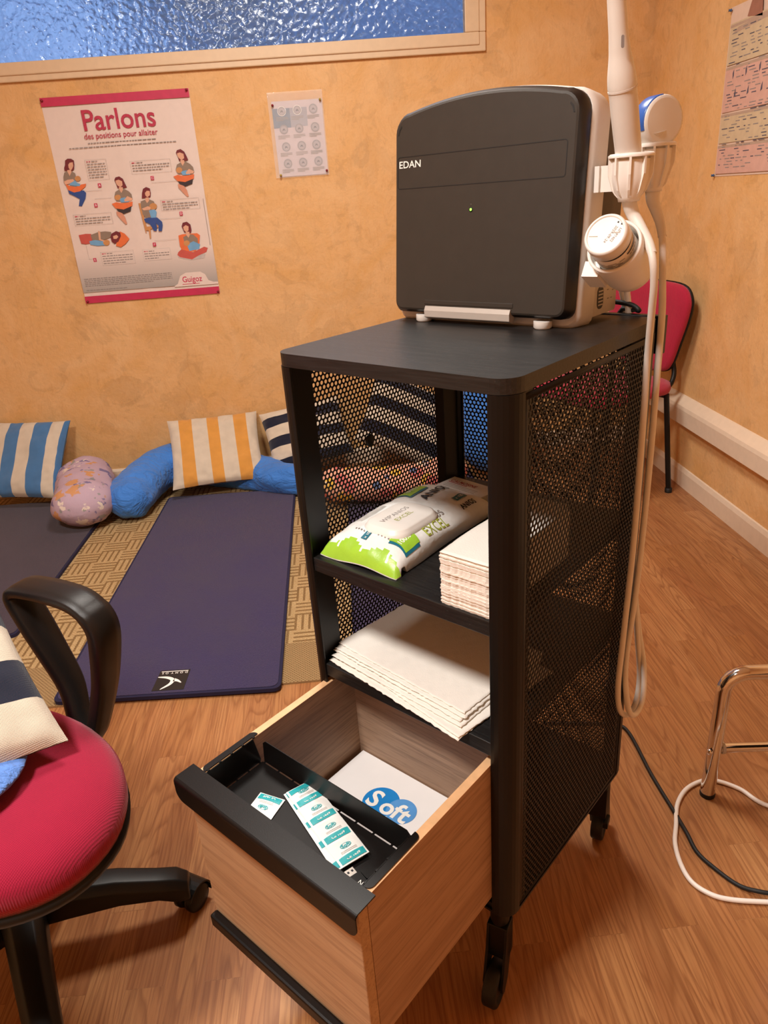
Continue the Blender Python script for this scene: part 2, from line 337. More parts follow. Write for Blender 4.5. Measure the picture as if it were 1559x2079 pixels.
M = dict(
    wall=m_wall(), floor=m_floor(), rug=m_rug(), blackwood=m_blackwood(), glass=m_glass(),
    oak_x=m_oak('oak_front', 'x', '#c4a07c', '#b58f6b', '#967255'), oak_y=m_oak('oak_side', 'y', '#b8957a', '#a58064', '#85644c'),
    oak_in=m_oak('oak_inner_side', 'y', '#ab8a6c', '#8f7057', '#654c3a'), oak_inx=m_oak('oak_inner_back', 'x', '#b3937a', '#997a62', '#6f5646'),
    oak_edge=plain('oak_edge_band', '#dcb184', .5, var=.08, scale=60),
    white_paint=plain('cream_gloss_paint', '#dcc3a2', .4, var=.03, bump=.2, bscale=60), white_trim=plain('white_plastic_trim', '#e0cdb6', .4, var=.03, bump=.1),
    ceil=plain('white_ceiling_paint', '#eee6da', .9, var=.02, bump=.2, bscale=200),
    bmetal=plain('black_powder_coat', '#100d0c', .38, var=.05, bump=.25, bscale=900, bdist=.0003, spec=.28),
    bplastic=plain('black_plastic', '#100f0e', .42, bump=.2, bscale=700, bdist=.0003, spec=.3), bgrain=plain('black_grained_plastic', '#171413', .38, bump=.5, bscale=1400, bdist=.0004, spec=.4),
    rubber=plain('black_rubber', '#0d0c0c', .6), chrome=plain('chrome', (.78, .76, .74, 1), .10, 1, var=.03, bump=0),
    lid=plain('charcoal_textured_plastic', '#37312b', .52, var=.05, bump=.3, bscale=1600, bdist=.0002, spec=.35), lidside=plain('gloss_black_plastic', '#171312', .35, bump=.1),
    groove=plain('groove_dark', '#12100f', .6), greyw=plain('warm_white_plastic', '#d9d0c8', .42, var=.02, bump=.15, bscale=900, bdist=.0002), brownbody=plain('dark_brown_plastic', '#3a2c24', .5),
    silver=plain('satin_silver', '#c4bdb5', .35, .25, var=.02), base_grey=plain('light_grey_plastic', '#bdb4aa', .5), grille=plain('speaker_grille', '#35322f', .6),
    white=plain('white_print', '#f3f0ea', .6, bump=0), offwhite=plain('off_white_plastic', '#efe9e2', .38, var=.02, bump=.1), probe=plain('probe_ivory', '#e2dcd4', .35, var=.02, bump=.05), cable=plain('grey_white_cable', '#e4ddd4', .5, var=.03, bump=.05),
    blueprobe=plain('blue_probe_face', '#2f5aa8', .3), ink=plain('black_ink', '#1c1c22', .6, bump=0), inkgrey=plain('grey_ink', '#8f8784', .7, bump=0), inklight=plain('pale_grey_ink', '#b9b1ad', .7, bump=0),
    paper=plain('white_tissue_paper', '#f1ebe2', .9, var=.03, scale=20, bump=.5, bscale=500, bdist=.0008), paper2=plain('folded_paper_edge', '#d5ccc2', .95, var=.04), card=plain('white_coated_card', '#f2efee', .35, var=.01, bump=.02),
    red=woven('crimson_upholstery', '#a01438', 620, var=.06, bump=.45, sheen=.15), redback=woven('crimson_upholstery_back', '#b32342', 620, var=.06),
    navy=woven('navy_cotton', '#1d2236', 800), cream=woven('cream_cotton', '#dcd0bd', 800), blue=woven('mid_blue_cotton', '#4e7fb4', 800), yellow=woven('mustard_cotton', '#e0a04c', 800),
    pblue=woven('bright_blue_cover', '#3f7fd6', 1200, var=.08, bump=.2), lblue=woven('light_blue_cover', '#5f8bd8', 1200, var=.05, bump=.2),
    matnavy=m_carpetmat('navy_carpet_mat', '#332c58', '#3a3354'), matnavy2=m_carpetmat('dark_navy_mat', '#33283a', '#3c3042'), matedge=plain('mat_edge_binding', '#191638', .9),
    teal=plain('teal_print', '#2ba6ad', .4, bump=0), foil=plain('white_foil_sachet', '#e9ece9', .3, var=.03, bump=.4, bscale=120, bdist=.001), softblue=plain('blue_print', '#1b84cf', .4, bump=0), softblue2=plain('mid_blue_print', '#5a9bdb', .4, bump=0),
    green=plain('lime_green_film', '#9fce3c', .35, bump=.3, bscale=200, bdist=.001), film=plain('white_plastic_film', '#efefec', .3, var=.03, bump=.5, bscale=70, bdist=.0025), darkteal=plain('dark_teal_print', '#1f6f86', .4, bump=0), olive=plain('olive_print', '#9fa83c', .4, bump=0),
    poster=plain('poster_paper', '#e0cfc6', .5, var=.02, bump=.1, bscale=30, bdist=.002), postered=plain('raspberry_print', '#c02c54', .5, bump=0), posterred2=plain('dull_raspberry_print', '#b5304c', .6, var=.25, scale=300, bump=0),
    hair=plain('print_auburn', '#6e2028', .6, bump=0), skin=plain('print_skin', '#d9a68a', .6, bump=0), shirt=plain('print_taupe', '#8b7868', .6, bump=0), jeans=plain('print_indigo', '#2c4a8c', .6, bump=0),
    orangep=plain('print_orange', '#e0703c', .6, bump=0), skyp=plain('print_sky', '#6fa3cc', .6, bump=0), tanp=plain('print_tan', '#c58a54', .6, bump=0), legskin=plain('print_skin_leg', '#cf8f74', .6, bump=0), skirt=plain('print_dark_skirt', '#33282c', .6, bump=0), legs2=plain('print_brick', '#c2544a', .6, bump=0), greyp=plain('print_grey', '#bdb4b0', .6, bump=0),
    lampgreen=None)
t = NT('green_led'); t.base(srgb('#60c030')); t.p.inputs['Emission Color'].default_value = (.3, 1, .08, 1); t.p.inputs['Emission Strength'].default_value = 2.5; M['lampgreen'] = t.set(.3)
def m_lilac():
    t = NT('lilac_printed_cotton'); o = t.tc.outputs['Object']; c = srgb('#b9a3b4')
    for sc, th, col, off in ((11, .30, '#c98f46', 0), (14, .27, '#65628f', 3), (11, .24, '#e8dccb', 7), (15, .22, '#8a8f8c', 11)):
        v = t.n('ShaderNodeTexVoronoi'); v.inputs['Scale'].default_value = sc
        mv = t.n('ShaderNodeMix', data_type='VECTOR'); mv.inputs[0].default_value = .08; t.l(t.map(o, (1, 1, 1), loc=(off, off, off)), mv.inputs[4]); t.l(t.noise(o, 30, 3).outputs['Color'], mv.inputs[5]); t.l(mv.outputs[1], v.inputs['Vector'])
        c = t.mix(t.ramp(v.outputs['Distance'], (th-.03, g(.8)), (th+.01, g(0))), c, srgb(col))
    t.base(c); t.bump(t.noise(o, 18, 4).outputs['Fac'], .4, .01); return t.set(.9, 0, .15)
M['lilac'] = m_lilac()
def creased(name, col):
    t = NT(name); o = t.tc.outputs['Object']; c = srgb(col); n = t.noise(o, 7, 4, .6, .8); n2 = t.noise(t.map(o, (6, 14, 10), (.4, .2, .6)), 1.6, 4, .55, 1.5)
    t.base(t.mix(t.ramp(n.outputs['Fac'], (.3, g(0)), (.7, g(1))), tuple(x*.9 for x in c[:3])+(1,), tuple(min(1, x*1.08) for x in c[:3])+(1,)))
    t.bump(t.math('ADD', t.math('MULTIPLY', n2.outputs['Fac'], 1.0), t.math('MULTIPLY', t.noise(o, 900, 1).outputs['Fac'], .02)), .9, .022)
    t.p.inputs['Sheen Weight'].default_value = .15; return t.set(.75, 0, .25)
M['pblue'] = creased('bright_blue_creased_cover', '#3f7fd6'); M['lblue'] = creased('light_blue_creased_cover', '#5f8bd8')
def m_gaudy():
    t = NT('multicolour_printed_cotton'); o = t.tc.outputs['Object']; c = srgb('#e0a890')
    for sc, th, col, off in ((9, .33, '#dcb24a', 0), (11, .33, '#c9706a', 3), (9, .30, '#e2cdb4', 7), (12, .22, '#5a6a8e', 11)):
        v = t.n('ShaderNodeTexVoronoi'); v.inputs['Scale'].default_value = sc; t.l(t.map(o, (1, 1, 1), loc=(off, off, off)), v.inputs['Vector'])
        c = t.mix(t.ramp(v.outputs['Distance'], (th-.03, g(1)), (th+.01, g(0))), c, srgb(col))
    t.base(c); t.bump(t.noise(o, 18, 4).outputs['Fac'], .3, .01); return t.set(.9, 0, .15)
M['gaudy'] = m_gaudy()
def m_sleeve():
    t = NT('clear_plastic_sleeve'); t.base((1, 1, 1, 1)); t.bump(t.noise(t.tc.outputs['Object'], 26, 3).outputs['Fac'], .6, .006)
    m = t.set(.12, 0, .6); tr = t.n('ShaderNodeBsdfTransparent'); mx = t.n('ShaderNodeMixShader'); mx.inputs[0].default_value = .16
    t.l(tr.outputs[0], mx.inputs[1]); t.l(t.p.outputs[0], mx.inputs[2]); t.l(mx.outputs[0], t.out.inputs[0]); return m
M['sleeve'] = m_sleeve()

# ------------------------------------------------------------------ the room
XL, XR, YN, YB, ZC = -2.45, 1.3674, -1.7, 3.3509, 2.56
def struct(name, mb, **k): return tag(mb.build(name, **k), kind='structure')
struct('floor', MB().box(XL-.1, XR+.1, YN-.1, YB+.1, -.05, 0, M['floor']))
struct('ceiling', MB().box(XL-.1, XR+.1, YN-.1, YB+.1, ZC, ZC+.1, M['ceil']))
WX0, WX1, WZ0, WZ1 = -1.75, .645, 1.735, 2.32     # window opening
mb = MB(); y0, y1 = YB, YB+.14
mb.box(XL-.1, WX0, y0, y1, 0, ZC, M['wall']); mb.box(WX1, XR+.1, y0, y1, 0, ZC, M['wall']); mb.box(WX0, WX1, y0, y1, 0, WZ0, M['wall']); mb.box(WX0, WX1, y0, y1, WZ1, ZC, M['wall'])
struct('wall_back', mb)
struct('wall_right', MB().box(XR, XR+.1, YN, YB, 0, ZC, M['wall']))
struct('wall_left', MB().box(XL-.1, XL, YN, YB, 0, ZC, M['wall']))
struct('wall_front', MB().box(XL-.1, XR+.1, YN-.1, YN, 0, ZC, M['wall']))
# window: casing, sash, hammered pane
w = tag(bpy.data.objects.new('window_1', None), kind='structure'); COL.objects.link(w)
mb = MB(); ox0, ox1, oz0, oz1 = WX0-.04, .682, 1.694, WZ1+.04
ix0, ix1, iz0, iz1 = WX0+.045, .598, 1.760, WZ1-.045
for lay, (a0, a1, b0, b1, yf, yb) in enumerate(((ox0, ox1, oz0, oz1, YB-.014, YB+.002), (ox0+.026, ox1-.026, oz0+.022, oz1-.026, YB-.020, YB+.03))):
    for (p0, p1, q0, q1) in ((a0, a1, b0, iz0), (a0, a1, iz1, b1), (a0, ix0, iz0, iz1), (ix1, a1, iz0, iz1)):
        if lay == 0 and False: pass
        mb.box(p0, p1, yf, yb, q0, q1, M['white_paint'])
mb.build('window_frame', w, bevel=.004)
MB().box(ix0-.008, ix1+.008, YB+.012, YB+.018, iz0-.008, iz1+.008, M['glass']).build('window_pane', w)
# skirting boards and the trunking on the right wall
mb = MB(); mb.prism([(0, 0), (.011, 0), (.011, .064), (.006, .0735), (0, .0745)], 0, XR-XL, M['white_trim'], T=TM((XL, YB, 0), (0, -1, 0), (0, 0, 1), (1, 0, 0)))
struct('baseboard_back', mb)
mb = MB(); mb.prism([(0, 0), (.011, 0), (.011, .064), (.006, .080), (0, .082)], 0, YB-.012-YN, M['white_trim'], T=TM((XR, YN, 0), (-1, 0, 0), (0, 0, 1), (0, 1, 0)))
struct('baseboard_right', mb)
mb = MB(); mb.prism([(0, .270), (.036, .270), (.040, .274), (.040, .332), (.036, .345), (.006, .372), (0, .374)], 0, YB-YN, M['white_trim'], T=TM((XR, YN, 0), (-1, 0, 0), (0, 0, 1), (0, 1, 0)))
struct('trim_1', mb)

# ------------------------------------------------------------------ posters
def pin(parent, x, z, m, T):
    mb = MB(); mb.lathe([(.0045, 0), (.005, .002), (.003, .004), (.0035, .007), (.0045, .008), (0, .0085)], m, T=T @ TR((x, z, .001)), n=10); return mb.build('pushpin', parent)
pinred, pinblue, pinyel = plain('red_pin', '#8a2430', .3, bump=0), plain('blue_pin', '#3c5f8e', .3, bump=0), plain('yellow_pin', '#b9a24a', .3, bump=0)
P1 = Matrix.Translation((-1.099, YB-.0015, .848)) @ Matrix(((1, 0, 0, 0), (0, 0, -1, 0), (0, 1, 0, 0), (0, 0, 0, 1)))
PW, PH = .585, .788
po = thing('breastfeeding_poster', 'large white poster with raspberry bands headed Parlons, pinned under the window', 'poster', M=P1)
I4 = Matrix.Identity(4)
def warp(x, y): return .0012*math.sin(x*11+1)*math.sin(y*7)+.0016*math.exp(-((x-.285)/.02)**2)+.0016*math.exp(-((y-.398)/.012)**2)
def grid_sheet(w, h, nx, ny, zf, m, th=.0006):
    mb = MB(); v = []; f = []
    for s_, dz in ((0, 0), (1, -th)):
        for j in range(ny+1):
            for i in range(nx+1): x, y = w*i/nx, h*j/ny; v.append((x, y, zf(x, y)+dz))
    n = (nx+1)*(ny+1)
    for j in range(ny):
        for i in range(nx):
            a = j*(nx+1)+i; f.append((a, a+1, a+nx+2, a+nx+1)); f.append((n+a, n+a+nx+1, n+a+nx+2, n+a+1))
    mb.add(v, f, m, True); return mb
grid_sheet(PW, PH, 40, 50, warp, M['poster']).build('sheet', po)
grp = NT('poster_grey_fade'); sp = grp.n('ShaderNodeSeparateXYZ'); grp.l(grp.tc.outputs['Object'], sp.inputs[0])
grp.base(grp.ramp(sp.outputs[1], (.045, srgb('#a39d98')), (.20, srgb('#e0cfc6')))); M['fade'] = grp.set(.5)
def lay(mb, poly, m, z=.0045): mb.add([(x/1000, y/1000, z) for x, y in poly], [list(range(len(poly)))], m)
mb = MB(); lay(mb, [(0, 757), (585, 757), (585, 788), (0, 788)], M['postered'], .0040); mb.build('printed_band', po)
mb = MB(); lay(mb, [(0, 0), (585, 0), (585, 29), (0, 29)], M['postered'], .0040); mb.build('printed_band', po)
mb = MB(); lay(mb, [(0, 45), (585, 45), (585, 200), (0, 200)], M['fade'], .0036)
lay(mb, [(395, 44), (410, 52), (426, 84), (452, 96), (515, 96), (534, 84), (545, 58), (565, 50), (585, 49), (585, 40), (395, 40)], M['poster'], .0041)
mb.build('printed_footer', po)
PO = [('hair',[(42,547),(46,563),(57,569),(71,568),(81,561),(79,545),(74,528),(65,524),(35,526),(36,537)]),('skin',[(55,547),(62,554),(75,555),(74,541),(65,528),(57,528),(54,536)]),('skin',[(46,527),(61,529),(63,517),(51,505),(44,519)]),('shirt',[(32,519),(45,524),(51,505),(63,522),(75,514),(75,501),(64,481),(38,476),(22,482),(25,504)]),('legs',[(32,454),(56,450),(95,448),(102,438),(95,418),(73,389),(61,391),(71,417),(51,430),(33,440)]),('pillow',[(26,479),(41,469),(64,463),(91,471),(110,473),(106,463),(80,446),(54,443),(32,454)]),('baby',[(44,483),(66,490),(75,478),(86,473),(82,465),(60,468),(44,471)]),('bhead',[(93,493),(90,488),(85,485),(78,484),(73,486),(69,490),(69,495),(71,499),(77,503),(83,504),(89,502),(92,498)]),('skin',[(23,486),(39,492),(62,493),(65,486),(40,476),(25,475)]),('hair',[(227,479),(233,488),(249,491),(262,481),(267,463),(272,448),(261,446),(234,447),(232,460)]),('skin',[(231,476),(244,479),(257,472),(256,457),(245,450),(235,458),(231,467)]),('shirt',[(221,434),(243,444),(258,444),(276,433),(285,421),(286,402),(262,394),(218,399),(213,416)]),('skin',[(239,451),(255,450),(255,441),(245,428),(239,442)]),('legskin',[(209,360),(233,352),(241,335),(244,309),(237,308),(222,327),(209,346)]),('skirt',[(211,369),(231,366),(275,375),(269,357),(237,348),(217,360)]),('pillow',[(197,390),(217,395),(241,389),(284,393),(280,377),(241,365),(209,372)]),('baby',[(230,408),(256,411),(274,403),(267,392),(237,393)]),('bhead',[(239,412),(236,406),(230,403),(224,402),(218,404),(214,408),(213,413),(216,419),(222,422),(229,423),(235,422),(239,417)]),('skin',[(267,415),(287,404),(280,396),(252,395),(251,402)]),('hair',[(495,563),(501,572),(516,575),(529,565),(536,547),(540,533),(530,531),(503,532),(501,545)]),('skin',[(499,560),(511,563),(525,557),(525,541),(513,534),(504,542),(499,551)]),('shirt',[(491,519),(512,528),(527,529),(545,518),(555,506),(557,488),(533,480),(489,485),(483,501)]),('skin',[(508,535),(523,534),(524,526),(514,513),(508,526)]),('legskin',[(482,447),(505,439),(515,422),(519,397),(511,396),(496,414),(482,433)]),('skirt',[(484,456),(503,453),(547,461),(541,444),(510,435),(489,447)]),('pillow',[(469,476),(488,481),(512,475),(555,479),(551,463),(513,452),(482,458)]),('baby',[(501,493),(526,496),(545,489),(538,478),(508,479)]),('bhead',[(509,497),(507,492),(501,489),(495,487),(489,489),(485,493),(484,499),(487,504),(492,508),(499,509),(505,507),(509,503)]),('skin',[(537,500),(557,490),(551,482),(523,481),(522,488)]),('chair',[(306,385),(321,384),(319,321),(323,292),(385,295),(386,288),(337,282),(332,246),(327,246),(328,277),(315,278),(319,268),(314,269),(308,350)]),('hair',[(329,423),(336,438),(350,444),(364,438),(365,420),(361,405),(344,403),(324,402)]),('skin',[(341,422),(350,430),(362,428),(360,412),(347,405),(341,413)]),('shirt',[(317,391),(338,397),(353,397),(371,388),(375,369),(359,328),(328,325),(316,340),(314,368)]),('skin',[(340,404),(354,404),(352,391),(342,383),(337,394)]),('legs',[(317,323),(338,327),(373,325),(390,307),(390,293),(382,270),(369,271),(372,294),(362,304),(366,289),(360,272),(349,274),(338,301),(320,311)]),('baby',[(344,354),(368,358),(375,346),(368,325),(348,325)]),('bhead',[(381,368),(377,361),(370,357),(362,356),(354,358),(350,363),(349,370),(352,376),(359,380),(367,382),(375,379),(380,374)]),('skin',[(316,363),(343,371),(354,366),(350,357),(324,356)]),('legs2',[(34,279),(64,282),(87,280),(83,244),(54,241),(37,245)]),('pillow',[(207,282),(225,272),(241,250),(221,231),(198,219),(179,226),(190,252)]),('shirt',[(83,276),(116,285),(147,286),(171,282),(164,261),(128,251),(87,249)]),('baby',[(72,252),(98,255),(137,246),(136,231),(103,231),(74,238)]),('bhead',[(156,241),(153,235),(147,231),(140,230),(133,232),(129,237),(128,242),(131,248),(137,252),(145,253),(152,251),(156,247)]),('hair',[(170,275),(192,284),(208,277),(208,263),(193,242),(175,234),(165,244),(164,263)]),('skin',[(175,265),(191,269),(197,261),(187,253),(175,254)]),('skin',[(117,290),(126,287),(122,256),(138,250),(132,246),(114,254)]),('pillow',[(448,248),(466,252),(528,252),(539,243),(531,212),(510,179),(453,182),(447,207)]),('hair',[(468,283),(475,297),(493,300),(506,288),(507,266),(503,255),(475,259),(472,271)]),('skin',[(474,280),(486,287),(497,281),(494,265),(483,259),(475,268)]),('shirt',[(467,240),(492,251),(512,247),(527,231),(525,207),(498,199),(469,211)]),('skin',[(481,261),(496,260),(497,248),(489,236),(481,249)]),('baby',[(477,210),(507,221),(533,207),(527,188),(484,183)]),('bhead',[(491,214),(488,209),(482,205),(475,203),(469,205),(465,210),(464,216),(467,222),(473,225),(480,227),(486,225),(490,220)]),('grey',[(430,169),(549,167),(543,150),(483,146),(433,159)]),('legs2',[(435,181),(450,192),(499,177),(549,196),(564,190),(555,174),(517,161),(489,148),(439,161),(430,171)])]
cm = dict(hair='hair', skin='skin', shirt='shirt', legs='jeans', pillow='orangep', baby='skyp', bhead='tanp', legskin='legskin', skirt='skirt', chair='tanp', legs2='legs2', grey='greyp')
i = 0
for cnt in (9, 10, 10, 9, 8, 9):
    mb = MB()
    for k in range(cnt): c, pl = PO[i]; lay(mb, pl, M[cm[c]], .0042+k*.00005); i += 1
    mb.build('printed_figure', po)
mb = MB(); z = .0046
mb.text('Parlons', .104, M['posterred2'], TR((.143, .665, z)), bold=.012, wid=.293)
mb.text('des positions pour allaiter', .030, M['posterred2'], TR((.141, .634, z)), bold=.004, wid=.295)
mb.text('Guigoz', .034, M['postered'], TR((.432, .057, z)), bold=.01, wid=.086); mb.box(.43, .505, .0475, .0495, z-.0004, z, M['postered'])
rnd = random.Random(4)
def lines(x0, x1, ytop, n, dy, h, m, z=.0045, frac=.6):
    for k in range(n):
        x = x0; xe = x1 if (k < n-1 or n == 1) else x0+(x1-x0)*rnd.uniform(.3, .8)
        while x < xe:
            wl = rnd.uniform(.006, .018); xx = min(x+wl, xe); y = ytop-k*dy
            mb.add([(x, y-h, z), (xx, y-h, z), (xx, y, z), (x, y, z)], [(0, 1, 2, 3)], m); x = xx+.003
lines(.151, .425, .620, 1, .01, .0032, M['inkgrey']); lines(.073, .503, .606, 1, .01, .0032, M['inkgrey'])
def outline(x0, x1, y0, y1, m, t=.0008, z=.0044):
    for a, b, c, d in ((x0, x1, y0, y0+t), (x0, x1, y1-t, y1), (x0, x0+t, y0, y1), (x1-t, x1, y0, y1)): mb.add([(a, c, z), (b, c, z), (b, d, z), (a, d, z)], [(0, 1, 2, 3)], m)
for x0, x1, y0, y1, n in ((.123, .209, .484, .560, 6), (.303, .467, .496, .544, 3), (.029, .187, .315, .359, 3), (.398, .558, .349, .391, 3), (.107, .247, .150, .205, 4), (.285, .403, .156, .202, 3)):
    outline(x0, x1, y0, y1, M['inklight']); lines(x0+.006, x0+.022, y1-.006, 1, 1, .003, M['postered']); lines(x0+.026, x0+.05, y1-.006, 1, 1, .003, M['inkgrey']); lines(x0+.006, x1-.006, y1-.0155, n, .0098, .003, M['inkgrey'])
for (x, y), ch in zip(((163, 463), (131, 389), (382, 476), (475, 333), (79, 176), (341, 220)), 'ABCDEF'):
    x /= 1000; y /= 1000; mb.add([(x-.0065, y-.0075, z), (x+.0065, y-.0075, z), (x+.0065, y+.0075, z), (x-.0065, y+.0075, z)], [(0, 1, 2, 3)], M['postered']); mb.text(ch, .012, M['white'], TR((x, y-.004, z+.0003)), 'C')
for a, b in (((99, 445), (169, 445)), ((131, 413), (201, 413)), ((374, 459), (480, 459)), ((383, 318), (474, 318)), ((345, 235), (437, 235)), ((55, 180), (79, 180))): mb.box(a[0]/1000, b[0]/1000, a[1]/1000, a[1]/1000+.0008, .0042, .0044, M['inklight'])
mb.box(.055, .0558, .180, .236, .0042, .0044, M['inklight'])
lines(.015, .391, .102, 5, .0072, .003, M['inkgrey']); lines(.015, .19, .055, 1, 1, .003, M['inkgrey']); mb.box(.575, .5765, .20, .385, .0042, .0044, M['inkgrey'])
mb.build('printed_text', po)
for x, y_ in ((.008, .778), (.577, .782), (.01, .008), (.579, .008)): pin(po, x, y_, pinred, TR((0, 0, .003)))

P2 = Matrix.Translation((-.1935, YB-.002, 1.293)) @ Matrix(((1, 0, 0, 0), (0, 0, -1, 0), (0, 1, 0, 0), (0, 0, 0, 1)))
po = thing('leaflet_in_sleeve', 'small sheet of twelve round pictures in a clear sleeve, right of the large poster', 'poster', M=P2)
grid_sheet(.2035, .276, 20, 20, lambda x, y: .001*math.sin(x*22)*math.sin(y*13)+.002, plain('sheet_pale', '#cdbfc6', .5, var=.03, bump=0)).build('sheet', po)
mb = MB(); bl = plain('muted_blue_print', '#5b7490', .6, bump=0); bl2 = plain('pale_blue_print', '#9b9cab', .6, bump=0); ring = plain('ring_print', '#8d8a93', .6, bump=0); ring2 = plain('ring_inner_print', '#aaa3ab', .6, bump=0); fig = plain('figure_print', '#4f5063', .6, bump=0)
lay(mb, [(0, 180), (70, 180), (70, 250), (0, 250)], bl, .0034); lay(mb, [(70, 180), (138, 183), (140, 250), (70, 250)], bl2, .0034)
for cx, cy in ((38, 240), (101, 241), (166, 242), (39, 174), (102, 175), (167, 176), (41, 110), (105, 111), (166, 112), (41, 48), (104, 49), (168, 50)):
    lay(mb, [(x, y) for x, y in circ(cx, cy, 17.5)], M['white'] if cy > 230 and cx < 110 else ring, .0036); lay(mb, circ(cx, cy, 15.5), ring, .0037); lay(mb, circ(cx, cy, 12.5), ring2, .0038)
    lay(mb, [(cx-7, cy-6), (cx-3, cy+3), (cx+3, cy+3), (cx+7, cy-6), (cx+2, cy-3), (cx-2, cy-3)], fig, .0039)
    x0 = cx-26
    for k in range(3): lay(mb, [(x0, cy-24-k*5), (x0+48-(k == 2)*18, cy-24-k*5), (x0+48-(k == 2)*18, cy-21.6-k*5), (x0, cy-21.6-k*5)], M['inkgrey'], .0036)
mb.build('printed_circles', po)
mb = grid_sheet(.222, .312, 14, 14, lambda x, y: .006+.0025*noise.noise(Vector((x*18, y*18, 1))), M['sleeve'], .0003)
sl = mb.build('plastic_sleeve', po, off=(.014, .004, 0)); tag(sl, 'clear crinkled plastic sleeve')
for x, y_, m in ((.004, .262, pinred), (.197, .272, pinyel), (.006, .006, pinyel), (.199, .012, pinred)): pin(po, x, y_, m, TR((0, 0, .006)))

P3 = Matrix.Translation((XR-.0015, 2.715, 1.176)) @ Matrix(((0, 0, -1, 0), (-1, 0, 0, 0), (0, 1, 0, 0), (0, 0, 0, 1)))
po = thing('wall_chart', 'tall paper chart with rows of print in pink and green bands on the right wall', 'poster', M=P3)
grid_sheet(.62, .50, 30, 30, lambda x, y: .0015*math.sin(x*12)*math.sin(y*9), plain('chart_paper', '#d9bfac', .6, var=.03, bump=0)).build('sheet', po)
mb = MB(); pk = plain('pink_band_print', '#d0a698', .6, bump=0); gn = plain('green_band_print', '#c9b595', .6, bump=0); dk = plain('grey_band_print', '#b29a88', .6, bump=0)
for y0, y1, c, hd in ((8, 96, pk, 88), (103, 188, gn, 182), (196, 326, pk, 320), (334, 452, gn, 440)):
    lay(mb, [(10, y0), (612, y0), (612, y1), (10, y1)], c, .0034); lay(mb, [(10, hd), (612, hd), (612, hd+8), (10, hd+8)], dk, .0036)
lay(mb, [(110, 455), (200, 440), (190, 495), (130, 498)], plain('photo_print', '#9a6a58', .6, bump=0), .0036); lay(mb, [(60, 436), (612, 470), (612, 452), (20, 420)], dk, .0035)
rnd = random.Random(9); rows = [430-k*9.2 for k in range(45)]
for y in rows:
    x = 20+rnd.uniform(0, 20)
    while x < 600:
        wl = rnd.uniform(10, 42)
        if rnd.random() < .62: lay(mb, [(x, y), (x+wl, y), (x+wl, y+2.8), (x, y+2.8)], M['inkgrey'] if rnd.random() < .6 else fig, .0038)
        x += wl+rnd.uniform(6, 30)
for k in range(7): x = 60+k*80; lay(mb, [(x, 290), (x+6, 300), (x+4, 318), (x-3, 308)], fig, .0039); lay(mb, [(x+20, 235), (x+30, 240), (x+28, 262), (x+22, 250)], fig, .0039)
mb.build('printed_text', po)
for x, y_ in ((.004, .492), (.003, .004)): pin(po, x, y_, pinblue, TR((0, 0, .003)))

# ------------------------------------------------------------------ the perforated steel trolley
C0 = Vector((.1684, .7116, 0)); PHI = math.radians(-44.617)
CM = Matrix.Translation(C0) @ Matrix.Rotation(PHI, 4, 'Z')
def cp(a, b, z): return CM @ Vector((-a, b, z))
CW, CD, CH, ZB = .3669, .3954, 1.0165, .2105
cart = thing('storage_trolley', 'black perforated steel trolley on castors with an open oak drawer', 'trolley', M=CM)
MB().prism(rrect(-CW, 0, 0, CD, .0266, 7), .9990, CH, M['blackwood']).build('top_panel', cart, bevel=.0015)
for i, (fx, fy) in enumerate(((1, 1), (0, 1), (1, 0), (0, 0))):
    mb = MB(); R = .024; w_, d_ = .021, .048
    pl = [(0, R), (0, d_), (-.0155 if fy == 0 else -w_, d_), (-w_, d_), (-w_, 0), (-R, 0)] if False else None
    arc = [(-R+R*math.cos(math.radians(t)), R-R*math.sin(math.radians(t))) for t in range(0, 91, 15)]
    poly = [(-.002, d_), (-.002, .030), (0, .030)] + arc + [(-.030, 0), (-.030, .004), (-.026, .004)] + [(-w_, .008), (-w_, d_)]
    if fx: poly = [(-CW-x, y) for x, y in poly][::-1]
    if fy: poly = [(x, CD-y) for x, y in poly][::-1]
    mb.prism(poly, ZB, .9985, M['bmetal']); mb.build('post', cart, bevel=.0008, seg=1)
import numpy as np
